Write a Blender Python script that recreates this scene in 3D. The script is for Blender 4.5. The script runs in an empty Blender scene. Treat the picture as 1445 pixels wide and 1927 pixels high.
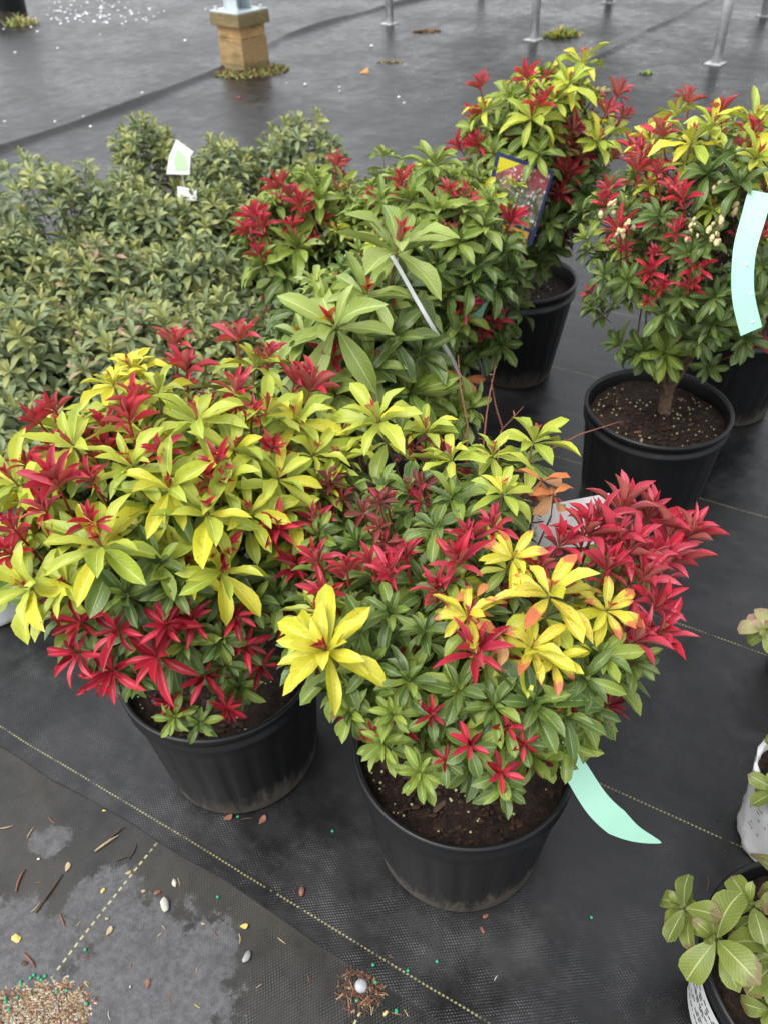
import bpy, bmesh, math, random
import numpy as np
from mathutils import Vector, Matrix

# ------------------------------------------------------------------ camera, sky, sun, exposure
scene = bpy.context.scene
COL = scene.collection
R = math.radians
PITCH, ROLL, CAM_H, FPX = R(41.6), R(-2.4), 1.325, 1450.0
c_, s_ = math.cos(PITCH), math.sin(PITCH)
fwd = Vector((0, c_, -s_)); upv = Vector((0, s_, c_)); rgt = Vector((1, 0, 0))
cam_r = rgt * math.cos(ROLL) + upv * math.sin(ROLL)
cam_u = upv * math.cos(ROLL) - rgt * math.sin(ROLL)
cd = bpy.data.cameras.new('camera')
cam = bpy.data.objects.new('camera', cd); COL.objects.link(cam)
cam.matrix_world = Matrix(((cam_r.x, cam_u.x, -fwd.x, 0), (cam_r.y, cam_u.y, -fwd.y, 0),
                           (cam_r.z, cam_u.z, -fwd.z, CAM_H), (0, 0, 0, 1)))
cd.sensor_fit = 'VERTICAL'; cd.sensor_height = 36.0
cd.lens = 36.0 * FPX / 1927.0
cd.clip_start = 0.02; cd.clip_end = 2000
cd.dof.use_dof = True; cd.dof.focus_distance = 0.95; cd.dof.aperture_fstop = 7.5
scene.camera = cam

SUN_EL, SUN_AZ = R(60), R(-122)
w = bpy.data.worlds.new('World'); scene.world = w; w.use_nodes = True
wn, wl = w.node_tree.nodes, w.node_tree.links
wn.clear()
wo = wn.new('ShaderNodeOutputWorld'); bg = wn.new('ShaderNodeBackground')
sky = wn.new('ShaderNodeTexSky'); sky.sky_type = 'NISHITA'; sky.sun_disc = False
sky.sun_elevation = SUN_EL; sky.sun_rotation = SUN_AZ
sky.air_density = 1.0; sky.dust_density = 2.0; sky.ozone_density = 1.0
hs = wn.new('ShaderNodeHueSaturation'); hs.inputs['Saturation'].default_value = 0.12   # overcast: grey white cloud
wl.new(sky.outputs[0], hs.inputs['Color']); wl.new(hs.outputs[0], bg.inputs['Color'])
bg.inputs['Strength'].default_value = 0.15
wl.new(bg.outputs[0], wo.inputs[0])
sd = bpy.data.lights.new('sun', 'SUN'); sun = bpy.data.objects.new('sun', sd); COL.objects.link(sun)
sd.energy = 1.0; sd.angle = R(40); sd.color = (1, 0.98, 0.95)
sun.rotation_euler = (math.pi / 2 - SUN_EL, 0, math.pi - SUN_AZ)
vs = scene.view_settings
vs.view_transform = 'Standard'; vs.look = 'None'; vs.gamma = 1; vs.use_curve_mapping = False
vs.exposure = 1.2
scene.render.film_transparent = False
scene.cycles.max_bounces = 4; scene.cycles.diffuse_bounces = 2; scene.cycles.glossy_bounces = 2; scene.cycles.transmission_bounces = 3; scene.cycles.transparent_max_bounces = 4
scene.cycles.use_denoising = True; scene.cycles.adaptive_threshold = 0.025; scene.cycles.caustics_reflective = False; scene.cycles.caustics_refractive = False

rng = random.Random(7)
nrg = np.random.default_rng(11)

# ------------------------------------------------------------------ helpers
def link(o, parent=None):
    COL.objects.link(o)
    if parent is not None: o.parent = parent
    return o
def tag(o, label, cat, group=None):
    o['label'] = label; o['category'] = cat
    if group: o['group'] = group
    return o
def empty(name, loc, label, cat, group=None):
    o = bpy.data.objects.new(name, None); o.location = loc; o.empty_display_size = 0.05
    return tag(link(o), label, cat, group)
def mesh_obj(name, me, parent=None, loc=None, kind=None):
    o = bpy.data.objects.new(name, me)
    if loc is not None: o.location = loc
    if kind: o['kind'] = kind
    return link(o, parent)
def bm_obj(name, bm, mat, parent=None, loc=None, kind=None, smooth=False):
    me = bpy.data.meshes.new(name); bm.to_mesh(me); bm.free()
    if smooth:
        for p in me.polygons: p.use_smooth = True
    for m in (mat if isinstance(mat, (list, tuple)) else [mat]): me.materials.append(m)
    return mesh_obj(name, me, parent, loc, kind)
def lathe(bm, prof, seg=48, mod=None, z0=0.0):
    rings = []
    for i, (r, z) in enumerate(prof):
        ring = []
        for k in range(seg):
            a = 2 * math.pi * k / seg
            rr = r + (mod(i, a) if mod else 0)
            ring.append(bm.verts.new((rr * math.cos(a), rr * math.sin(a), z + z0)))
        rings.append(ring)
    for a, b in zip(rings, rings[1:]):
        for k in range(seg):
            bm.faces.new((a[k], a[(k + 1) % seg], b[(k + 1) % seg], b[k]))
    return rings
def tube(bm, pts, rad, seg=6, cap=True):
    pts = [Vector(p) for p in pts]; rings = []
    n = len(pts); prev = None
    for i, p in enumerate(pts):
        d = (pts[min(i + 1, n - 1)] - pts[max(i - 1, 0)])
        d = d.normalized() if d.length > 1e-9 else Vector((0, 0, 1))
        ref = prev if prev is not None else (Vector((0, 0, 1)) if abs(d.z) < 0.9 else Vector((1, 0, 0)))
        x = (ref - d * ref.dot(d))
        x = x.normalized() if x.length > 1e-6 else d.orthogonal().normalized()
        y = d.cross(x); prev = x
        r = rad[i] if isinstance(rad, (list, tuple)) else rad
        rings.append([bm.verts.new(p + (x * math.cos(2 * math.pi * k / seg) + y * math.sin(2 * math.pi * k / seg)) * r) for k in range(seg)])
    for a, b in zip(rings, rings[1:]):
        for k in range(seg):
            bm.faces.new((a[k], a[(k + 1) % seg], b[(k + 1) % seg], b[k]))
    if cap:
        bm.faces.new(rings[0][::-1]); bm.faces.new(rings[-1])
def box(bm, size, mat=None, bevel=0.0):
    g = bmesh.ops.create_cube(bm, size=1.0)
    vs_ = g['verts']
    for v in vs_: v.co = Vector((v.co.x * size[0], v.co.y * size[1], v.co.z * size[2]))
    if bevel:
        es = list({e for v in vs_ for e in v.link_edges})
        r = bmesh.ops.bevel(bm, geom=es, offset=bevel, segments=2, affect='EDGES', profile=0.7)
        vs_ = list({v for f in r['faces'] for v in f.verts} | {v for v in vs_ if v.is_valid})
    if mat is not None: bmesh.ops.transform(bm, matrix=mat, verts=vs_)

# ------------------------------------------------------------------ material helpers
class NT:
    def __init__(self, name):
        self.m = bpy.data.materials.new(name); self.m.use_nodes = True
        self.t = self.m.node_tree; self.t.nodes.clear()
        self.out = self.n('ShaderNodeOutputMaterial')
    def n(self, typ, **kw):
        nd = self.t.nodes.new(typ)
        for k, v in kw.items(): setattr(nd, k, v)
        return nd
    def set(self, sock, v):
        if hasattr(v, 'is_output'): self.t.links.new(v, sock)
        elif isinstance(v, (tuple, list)) and len(v) == 3 and sock.type == 'RGBA': sock.default_value = (*v, 1)
        else: sock.default_value = v
    def math(self, op, a, b=None, c=None, clamp=False):
        nd = self.n('ShaderNodeMath', operation=op, use_clamp=clamp)
        for i, v in enumerate((a, b, c)):
            if v is not None: self.set(nd.inputs[i], v)
        return nd.outputs[0]
    def ss(self, x, lo, hi):
        nd = self.n('ShaderNodeMapRange', interpolation_type='SMOOTHSTEP')
        self.set(nd.inputs[0], x); nd.inputs[1].default_value = lo; nd.inputs[2].default_value = hi
        return nd.outputs[0]
    def mix(self, f, a, b, blend='MIX'):
        nd = self.n('ShaderNodeMix', data_type='RGBA', blend_type=blend)
        self.set(nd.inputs[0], f); self.set(nd.inputs[6], a); self.set(nd.inputs[7], b)
        return nd.outputs[2]
    def noise(self, vec, scale, detail=3, rough=0.55, dims='3D', w=None):
        nd = self.n('ShaderNodeTexNoise', noise_dimensions=dims)
        if vec is not None: self.set(nd.inputs['Vector'], vec)
        nd.inputs['Scale'].default_value = scale; nd.inputs['Detail'].default_value = detail
        nd.inputs['Roughness'].default_value = rough
        if w is not None: self.set(nd.inputs['W'], w)
        return nd.outputs[0]
    def pbsdf(self, color, rough, spec=0.5, normal=None, metal=0.0):
        b = self.n('ShaderNodeBsdfPrincipled')
        self.set(b.inputs['Base Color'], color); self.set(b.inputs['Roughness'], rough)
        self.set(b.inputs['Specular IOR Level'], spec); self.set(b.inputs['Metallic'], metal)
        if normal is not None: self.set(b.inputs['Normal'], normal)
        return b
    def bump(self, h, strength=0.3, dist=0.001):
        b = self.n('ShaderNodeBump'); b.inputs['Strength'].default_value = strength
        b.inputs['Distance'].default_value = dist; self.set(b.inputs['Height'], h)
        return b.outputs[0]
    def done(self, sh):
        self.t.links.new(sh.outputs[0] if hasattr(sh, 'outputs') else sh, self.out.inputs[0]); return self.m

def leaf_mat(name, a, b, vein, tip=None, tip_lo=0.75, tip_amt=1.0, spots=0.0, rough=0.38, trans=0.20, vein_w=0.05, edge=None, spec=0.45):
    t = NT(name)
    uv = t.n('ShaderNodeUVMap', uv_map='UVMap').outputs[0]
    sp = t.n('ShaderNodeSeparateXYZ'); t.set(sp.inputs[0], uv)
    u, v = sp.outputs[0], sp.outputs[1]
    var = t.n('ShaderNodeAttribute', attribute_name='var').outputs[2]
    rnd = t.n('ShaderNodeObjectInfo').outputs['Random']
    rn = t.math('FRACT', t.math('ADD', rnd, var))
    av = t.math('ABSOLUTE', t.math('MULTIPLY_ADD', v, 2.0, -1.0))
    cv = t.n('ShaderNodeCombineXYZ'); t.set(cv.inputs[0], u); t.set(cv.inputs[1], v); t.set(cv.inputs[2], t.math('MULTIPLY', rn, 50.0))
    nz = t.noise(cv.outputs[0], 3.0, 2, 0.6)
    f = t.math('ADD', t.math('MULTIPLY', rn, 0.75), t.math('MULTIPLY_ADD', nz, 0.9, -0.32), clamp=True)
    col = t.mix(f, a, b)
    # side veins and midrib
    lat = t.math('SINE', t.math('MULTIPLY', t.math('SUBTRACT', t.math('MULTIPLY', u, 11.0), t.math('MULTIPLY', av, 3.2)), 6.2832))
    latm = t.math('MULTIPLY', t.ss(lat, 0.75, 1.0), 0.22)
    mid = t.math('SUBTRACT', 1.0, t.ss(av, vein_w * 0.5, vein_w * 1.5))
    col = t.mix(t.math('MAXIMUM', latm, t.math('MULTIPLY', mid, 0.8)), col, vein)
    if edge is not None:
        col = t.mix(t.math('MULTIPLY', t.ss(av, 0.72, 1.0), 0.5), col, edge)
    if tip is not None:
        r2 = t.math('FRACT', t.math('MULTIPLY', rn, 7.31))
        m = t.ss(t.math('ADD', t.math('ADD', u, t.math('MULTIPLY_ADD', nz, 0.7, -0.35)), t.math('MULTIPLY_ADD', r2, 0.6, -0.42)), tip_lo, tip_lo + 0.14)
        col = t.mix(t.math('MULTIPLY', m, tip_amt), col, tip)
    if spots > 0:
        vo = t.n('ShaderNodeTexNoise'); t.set(vo.inputs['Vector'], cv.outputs[0]); vo.inputs['Scale'].default_value = 16; vo.inputs['Detail'].default_value = 1
        col = t.mix(t.math('MULTIPLY', t.ss(vo.outputs[0], 0.66, 0.71), spots), col, (0.16, 0.05, 0.02))
    back = t.n('ShaderNodeNewGeometry').outputs['Backfacing']
    colb = t.mix(t.math('MULTIPLY', back, 0.25), col, (0.45, 0.5, 0.3))
    bmp = t.bump(t.math('SUBTRACT', t.math('MULTIPLY', lat, 0.25), t.math('MULTIPLY', mid, 1.2)), 0.35, 0.0006)
    pb = t.pbsdf(colb, t.math('MULTIPLY_ADD', nz, 0.25, rough - 0.1), spec, bmp)
    tr = t.n('ShaderNodeBsdfTranslucent'); t.set(tr.inputs[0], t.mix(0.5, col, t.mix(1.0, col, (1.0, 0.95, 0.55), 'MULTIPLY')))
    mx = t.n('ShaderNodeMixShader'); mx.inputs[0].default_value = trans
    t.t.links.new(pb.outputs[0], mx.inputs[1]); t.t.links.new(tr.outputs[0], mx.inputs[2])
    return t.done(mx)

def simple_mat(name, a, b=None, rough=0.5, scale=60, spec=0.4, metal=0.0, bump=0.0, bdist=0.001, detail=4):
    t = NT(name)
    pos = t.n('ShaderNodeTexCoord').outputs['Object']
    nz = t.noise(pos, scale, detail, 0.6)
    col = t.mix(t.ss(nz, 0.3, 0.7), a, b if b else a)
    return t.done(t.pbsdf(col, t.math('MULTIPLY_ADD', nz, 0.2, rough - 0.1), spec, t.bump(nz, bump, bdist) if bump else None, metal))

LM = {
 'yellowgreen': leaf_mat('leaf_yellow_green', (0.53, 0.56, 0.055), (0.28, 0.38, 0.04), (0.68, 0.68, 0.26), spots=0.35),
 'yellow': leaf_mat('leaf_bright_yellow', (0.66, 0.60, 0.040), (0.52, 0.53, 0.035), (0.80, 0.74, 0.25), spots=0.55),
 'tipped': leaf_mat('leaf_yellow_scorched', (0.68, 0.55, 0.045), (0.48, 0.46, 0.04), (0.80, 0.72, 0.28), tip=(0.58, 0.17, 0.07), tip_lo=0.60, spots=0.9),
 'green': leaf_mat('leaf_green', (0.055, 0.115, 0.020), (0.125, 0.19, 0.034), (0.38, 0.44, 0.18), rough=0.33, edge=(0.24, 0.28, 0.07)),
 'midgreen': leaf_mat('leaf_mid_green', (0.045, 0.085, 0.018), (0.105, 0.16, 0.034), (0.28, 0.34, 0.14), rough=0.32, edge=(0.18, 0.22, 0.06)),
 'lime': leaf_mat('leaf_lime', (0.27, 0.34, 0.05), (0.13, 0.21, 0.034), (0.50, 0.54, 0.22), rough=0.34),
 'pale': leaf_mat('leaf_pale_green', (0.33, 0.41, 0.095), (0.20, 0.29, 0.06), (0.60, 0.64, 0.30), rough=0.36),
 'red': leaf_mat('leaf_red', (0.64, 0.040, 0.075), (0.42, 0.018, 0.045), (0.66, 0.10, 0.11), rough=0.34, spec=0.6, trans=0.24, vein_w=0.05),
 'pink': leaf_mat('leaf_rose_red', (0.58, 0.060, 0.100), (0.40, 0.026, 0.055), (0.64, 0.15, 0.17), rough=0.38, trans=0.22, vein_w=0.05, spec=0.6),
 'darkred': leaf_mat('leaf_dark_red', (0.27, 0.012, 0.024), (0.17, 0.010, 0.018), (0.35, 0.04, 0.04), rough=0.36, trans=0.2, vein_w=0.05),
 'orange': leaf_mat('leaf_dead_orange', (0.62, 0.24, 0.07), (0.45, 0.13, 0.04), (0.62, 0.30, 0.12), rough=0.55, trans=0.25),
 'wilted': leaf_mat('leaf_wilted_maroon', (0.11, 0.030, 0.025), (0.24, 0.03, 0.03), (0.2, 0.06, 0.05), rough=0.5, trans=0.1),
 'grey': leaf_mat('leaf_grey_green', (0.26, 0.31, 0.14), (0.12, 0.175, 0.080), (0.38, 0.43, 0.24), rough=0.42, trans=0.2),
 'greylight': leaf_mat('leaf_young_grey_green', (0.42, 0.43, 0.15), (0.27, 0.31, 0.11), (0.50, 0.51, 0.24), rough=0.42, trans=0.25),
 'mottled': leaf_mat('leaf_mottled_beige', (0.40, 0.36, 0.16), (0.24, 0.27, 0.11), (0.48, 0.42, 0.22), tip=(0.40, 0.22, 0.18), tip_lo=0.5, tip_amt=0.8, rough=0.45),
 'broad': leaf_mat('leaf_broad_tinged', (0.20, 0.25, 0.045), (0.11, 0.145, 0.035), (0.46, 0.47, 0.20), tip=(0.15, 0.085, 0.05), tip_lo=0.70, tip_amt=0.7, rough=0.42, edge=(0.22, 0.26, 0.04)),
 'dryflower': leaf_mat('dry_flower', (0.62, 0.40, 0.10), (0.5, 0.25, 0.06), (0.6, 0.4, 0.1), rough=0.6),
}
MATNAMES = list(LM)
M_STEM = simple_mat('bark', (0.16, 0.11, 0.07), (0.07, 0.045, 0.03), 0.75, 90, 0.2, bump=0.5, bdist=0.002)
M_SHOOT = simple_mat('red_stem', (0.33, 0.03, 0.03), (0.25, 0.05, 0.025), 0.45, 120)
M_GSHOOT = simple_mat('green_stem', (0.26, 0.22, 0.07), (0.20, 0.12, 0.05), 0.55, 80)
M_TWIG = simple_mat('bare_twig', (0.24, 0.085, 0.05), (0.16, 0.07, 0.045), 0.6, 150)
M_CREAM = simple_mat('cream_petal', (0.62, 0.57, 0.36), (0.52, 0.40, 0.16), 0.5, 200)
M_SOILBIT = simple_mat('soil_crumb', (0.016, 0.009, 0.006), (0.060, 0.031, 0.018), 0.8, 50, 0.25)
M_PRILL = simple_mat('fertiliser_prill', (0.50, 0.46, 0.25), (0.38, 0.40, 0.19), 0.4, 30)
M_TUBERED = M_SHOOT
# ------------------------------------------------------------------ fabric and plastic materials
def fabric_mat(name, lower=False, swap=False):
    t = NT(name)
    pos = t.n('ShaderNodeNewGeometry').outputs['Position']
    sp = t.n('ShaderNodeSeparateXYZ'); t.set(sp.inputs[0], pos); x, y = sp.outputs[0], sp.outputs[1]
    s = t.math('ADD', t.math('MULTIPLY', x, 0.515), t.math('MULTIPLY', y, 0.857))
    a = t.math('SUBTRACT', t.math('MULTIPLY', x, 0.857), t.math('MULTIPLY', y, 0.515))
    if lower or swap: s, a = a, s
    k = 2 * math.pi
    cb = t.n('ShaderNodeCombineXYZ'); t.set(cb.inputs[0], s); t.set(cb.inputs[1], a)
    warp = t.math('MULTIPLY', t.noise(cb.outputs[0], 14, 3), 0.012)
    ws = t.math('SINE', t.math('MULTIPLY', t.math('ADD', s, warp), k / 0.0052))
    wa = t.math('SINE', t.math('MULTIPLY', t.math('ADD', a, warp), k / 0.0074))
    weave = t.math('MULTIPLY', t.math('MULTIPLY', ws, wa), t.ss(t.noise(cb.outputs[0], 17, 5, 0.7), 0.34, 0.66))
    big = t.noise(cb.outputs[0], 1.3, 5, 0.6)
    med = t.noise(cb.outputs[0], 9, 5, 0.65)
    fine = t.noise(cb.outputs[0], 160, 4, 0.7)
    mot = t.ss(t.math('ADD', t.math('MULTIPLY', big, 0.5), t.math('MULTIPLY', med, 0.5)), 0.40, 0.60)
    dark, pale = ((0.012, 0.012, 0.012), (0.027, 0.026, 0.024)) if lower else ((0.006, 0.0063, 0.0068), (0.017, 0.017, 0.0185))
    col = t.mix(mot, dark, pale)
    thread = t.math('MULTIPLY', t.ss(weave, 0.35, 0.95), t.ss(t.math('ADD', med, t.math('MULTIPLY', fine, 0.5)), 0.55, 0.95))
    col = t.mix(t.math('MULTIPLY', thread, 0.75), col, (0.10, 0.10, 0.105))
    rough = t.math('MULTIPLY_ADD', mot, 0.16, 0.27)
    pit = t.ss(t.noise(cb.outputs[0], 26, 4, 0.6), 0.60, 0.70)
    col = t.mix(t.math('MULTIPLY', pit, 0.55), col, (0.006, 0.006, 0.007))
    # dusty specks
    speck = t.ss(t.noise(cb.outputs[0], 420, 2, 0.5), 0.74, 0.80)
    col = t.mix(t.math('MULTIPLY', speck, 0.35), col, (0.22, 0.21, 0.19))
    if lower:
        def blob(cx, cy, rx, ry):
            dx = t.math('DIVIDE', t.math('SUBTRACT', x, cx), rx); dy = t.math('DIVIDE', t.math('SUBTRACT', y, cy), ry)
            return t.math('SUBTRACT', 1.0, t.math('ADD', t.math('MULTIPLY', dx, dx), t.math('MULTIPLY', dy, dy)))
        m = t.math('MAXIMUM', blob(-0.40, 0.41, 0.155, 0.14), blob(-0.62, 0.655, 0.040, 0.030))
        m = t.math('MAXIMUM', m, blob(-0.49, 0.54, 0.07, 0.06)); m = t.math('MAXIMUM', m, blob(-0.70, 0.46, 0.20, 0.10))
        m = t.math('MAXIMUM', m, blob(-0.52, 0.36, 0.15, 0.10))
        m = t.math('ADD', m, t.math('MULTIPLY_ADD', t.noise(cb.outputs[0], 17, 9, 0.74), 4.2, -2.1))
        dry = t.math('MULTIPLY', t.ss(m, -0.05, 0.30), 0.9)
        dcol = t.mix(t.ss(t.noise(cb.outputs[0], 70, 6, 0.75), 0.32, 0.68), (0.055, 0.055, 0.058), (0.115, 0.115, 0.12))
        fm = t.n('ShaderNodeMapping'); t.set(fm.inputs[0], cb.outputs[0]); fm.inputs['Scale'].default_value = (1, 9, 1)
        fm2 = t.n('ShaderNodeMapping'); t.set(fm2.inputs[0], cb.outputs[0]); fm2.inputs['Scale'].default_value = (9, 1, 1)
        fib = t.math('MAXIMUM', t.ss(t.noise(fm.outputs[0], 60, 4, 0.7), 0.56, 0.72), t.ss(t.noise(fm2.outputs[0], 60, 4, 0.7), 0.56, 0.72))
        dcol = t.mix(t.math('MULTIPLY', fib, 0.5), dcol, (0.19, 0.19, 0.195))
        dcol = t.mix(t.math('MULTIPLY', t.ss(t.noise(cb.outputs[0], 18, 6, 0.75), 0.5, 0.66), 0.6), dcol, (0.055, 0.055, 0.058))
        col = t.mix(dry, col, dcol)
        mud = t.math('MULTIPLY', t.ss(t.noise(cb.outputs[0], 5, 5, 0.6), 0.45, 0.7), t.math('SUBTRACT', 1.0, dry))
        col = t.mix(t.math('MULTIPLY', mud, 0.6), col, (0.045, 0.040, 0.028))
        rough = t.math('ADD', rough, t.math('MULTIPLY', dry, 0.35))
    else:
        wear = t.ss(t.noise(cb.outputs[0], 3.1, 6, 0.68), 0.56, 0.74)
        col = t.mix(t.math('MULTIPLY', wear, 0.30), col, (0.095, 0.095, 0.095))
    # woven marker stripe, yellow dashes
    off, per = (-0.6945, 0.4475) if lower else (0.360, 0.4475)
    wob = t.math('MULTIPLY', t.math('SUBTRACT', t.noise(cb.outputs[0], 2.5, 2), 0.5), 0.012)
    q = t.math('SUBTRACT', t.math('FRACT', t.math('ADD', t.math('DIVIDE', t.math('SUBTRACT', t.math('ADD', s, wob), off), per), 0.5)), 0.5)
    line = t.math('LESS_THAN', t.math('ABSOLUTE', q), (0.0017 if lower else 0.00145) / per)
    dash = t.math('GREATER_THAN', t.math('SINE', t.math('MULTIPLY', a, k / (0.0125 if lower else 0.0068))), -0.15)
    lm = t.math('MULTIPLY', line, t.math('MULTIPLY', dash, t.ss(t.noise(cb.outputs[0], 22, 4, 0.7), 0.36, 0.52)))
    col = t.mix(t.math('MULTIPLY', lm, 0.9), col, ((0.28, 0.28, 0.27) if swap else (0.30, 0.275, 0.12)) if not lower else (0.42, 0.39, 0.19))
    wr = t.n('ShaderNodeCombineXYZ'); t.set(wr.inputs[0], t.math('MULTIPLY', s, 2.2)); t.set(wr.inputs[1], t.math('MULTIPLY', a, 0.7))
    wrink = t.noise(wr.outputs[0], 2.2, 4, 0.55)
    b1 = t.n('ShaderNodeBump'); b1.inputs['Strength'].default_value = 0.5; b1.inputs['Distance'].default_value = 0.012; t.set(b1.inputs['Height'], wrink)
    b2 = t.n('ShaderNodeBump'); b2.inputs['Strength'].default_value = 0.4; b2.inputs['Distance'].default_value = 0.0006
    t.set(b2.inputs['Height'], t.math('ADD', weave, t.math('MULTIPLY', fine, 0.9))); t.t.links.new(b1.outputs[0], b2.inputs['Normal'])
    return t.done(t.pbsdf(col, rough, 0.45 if lower else 0.6, b2.outputs[0]))
M_FABRIC = fabric_mat('woven_ground_fabric'); M_LOWER = fabric_mat('woven_ground_fabric_dirty', True); M_FAR = fabric_mat('woven_ground_fabric_crosswise', False, True)

def pot_mat(name, dirt=1.0):
    t = NT(name)
    tc = t.n('ShaderNodeTexCoord').outputs['Object']
    sp = t.n('ShaderNodeSeparateXYZ'); t.set(sp.inputs[0], tc)
    mp = t.n('ShaderNodeMapping'); t.set(mp.inputs[0], tc); mp.inputs['Scale'].default_value = (1, 1, 0.25)
    st = t.noise(mp.outputs[0], 75, 7, 0.75); nz = t.noise(tc, 120, 5, 0.7); lo = t.noise(tc, 6, 3)
    # splashed mud low on the wall, dust streaks
    h = t.math('ADD', t.math('DIVIDE', sp.outputs[2], 0.075), t.math('MULTIPLY_ADD', st, -2.2, 1.0))
    mud = t.math('MULTIPLY', t.math('SUBTRACT', 1.0, t.ss(t.math('ADD', h, t.math('MULTIPLY_ADD', lo, 1.6, -0.8)), 0.1, 0.9)), dirt)
    col = t.mix(t.math('MULTIPLY', mud, 0.75), (0.007, 0.0073, 0.008), (0.11, 0.095, 0.075))
    col = t.mix(t.math('MULTIPLY', t.ss(st, 0.62, 0.8), 0.25 * dirt), col, (0.09, 0.09, 0.09))
    col = t.mix(t.math('MULTIPLY', t.ss(nz, 0.68, 0.78), 0.35 * dirt), col, (0.16, 0.15, 0.13))
    r = t.math('ADD', t.math('MULTIPLY_ADD', nz, 0.2, 0.30), t.math('MULTIPLY', mud, 0.35))
    return t.done(t.pbsdf(col, r, 0.36, t.bump(nz, 0.15, 0.0006)))
M_POT = pot_mat('black_pot_plastic')
def soil_mat():
    t = NT('potting_soil')
    tc = t.n('ShaderNodeTexCoord').outputs['Object']
    a = t.noise(tc, 70, 6, 0.75); b = t.noise(tc, 260, 4, 0.7)
    col = t.mix(t.ss(a, 0.35, 0.7), (0.010, 0.006, 0.0045), (0.050, 0.026, 0.016))
    col = t.mix(t.ss(b, 0.62, 0.72), col, (0.10, 0.058, 0.032))
    return t.done(t.pbsdf(col, 0.75, 0.3, t.bump(t.math('ADD', a, t.math('MULTIPLY', b, 0.6)), 1.0, 0.008)))
M_SOIL = soil_mat()
M_WHITE = simple_mat('white_label', (0.74, 0.75, 0.74), (0.66, 0.67, 0.67), 0.35, 12)
M_BLACKPRINT = simple_mat('black_print', (0.02, 0.02, 0.02), None, 0.5)
M_MINT = simple_mat('mint_ribbon', (0.36, 0.68, 0.52), (0.40, 0.71, 0.56), 0.32, 9, 0.5)
M_BLUE = simple_mat('navy_card', (0.03, 0.045, 0.13), (0.04, 0.055, 0.15), 0.3, 20)
M_YELLOWPRINT = simple_mat('yellow_print', (0.75, 0.66, 0.04), None, 0.35)
M_ORANGEPRINT = simple_mat('orange_print', (0.80, 0.42, 0.05), None, 0.35)
M_GREENPRINT = simple_mat('green_print', (0.16, 0.40, 0.05), (0.34, 0.58, 0.14), 0.35, 60)
M_PALEGREENPRINT = simple_mat('pale_green_print', (0.45, 0.60, 0.38), None, 0.4)
M_GALV = simple_mat('galvanised_steel', (0.66, 0.67, 0.67), (0.50, 0.51, 0.51), 0.38, 25, 0.5, 0.35)
M_GALVWHITE = simple_mat('pale_galvanised_bracket', (0.60, 0.68, 0.70), (0.50, 0.58, 0.62), 0.35, 20, 0.5, 0.3)

# ------------------------------------------------------------------ leaf geometry
def leaf_geo(nl, nc, curl, fold, twist, wav, a=1.05, b=0.72, hook=0.0):
    V, UV, F = [], [], []
    tm = a / (a + b); wm = tm ** a * (1 - tm) ** b
    for i in range(nl + 1):
        t = i / nl
        ts = 0.015 + 0.97 * (t ** 0.92)
        wd = 0.5 * (ts ** a * (1 - ts) ** b) / wm
        wd = max(wd, 0.035 if i == 0 else 0.008)
        if i == nl: wd = 0.006
        zc = 0.06 * math.sin(math.pi * ts) * (1 if curl > 0 else 0.4) - curl * ts * ts - hook * max(0, ts - 0.6) ** 2 * 3
        xc = ts - 0.22 * abs(curl) * ts ** 3
        for j in range(nc + 1):
            v = j / nc * 2 - 1
            y = v * wd
            z = zc + .36 * (fold * abs(v) * wd + wav * math.sin(ts * 9 + v * 1.7) * wd * v + twist * y * ts)
            V.append((xc, y, z)); UV.append((t, (v + 1) / 2))
    for i in range(nl):
        for j in range(nc):
            p = i * (nc + 1) + j
            F.append((p, p + nc + 1, p + nc + 2, p + 1))
    return np.array(V), np.array(UV), np.array(F)
VAR = [dict(curl=0.08, fold=0.55, twist=0.20, wav=0.15), dict(curl=0.20, fold=0.45, twist=-0.5, wav=0.30),
       dict(curl=-0.02, fold=0.8, twist=0.45, wav=-0.25), dict(curl=0.34, fold=0.35, twist=0.15, wav=0.35)]
RVAR = [dict(curl=0.04, fold=0.8, twist=0.2, wav=0.1), dict(curl=-0.10, fold=0.7, twist=-0.4, wav=0.15),
        dict(curl=0.14, fold=0.6, twist=0.4, wav=0.15), dict(curl=0.0, fold=1.1, twist=0.0, wav=0.1)]
GEO = {}
for i in range(4):
    GEO['leaf', i] = leaf_geo(6, 4, **VAR[i]); GEO['slim', i] = leaf_geo(6, 4, **RVAR[i], a=1.1, b=0.95)
    GEO['small', i] = leaf_geo(4, 2, **VAR[i]); GEO['round', i] = leaf_geo(7, 4, curl=VAR[i]['curl'], fold=0.3, twist=VAR[i]['twist'], wav=0.2, a=0.8, b=0.46)
LEAF_MESH = {}
def leaf_mesh(shape, i, mat):
    k = (shape, i, mat)
    if k not in LEAF_MESH:
        V, UV, F = GEO[shape, i]
        LEAF_MESH[k] = np_mesh('leaf', V, F, UV, [LM[mat]])
    return LEAF_MESH[k]
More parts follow.
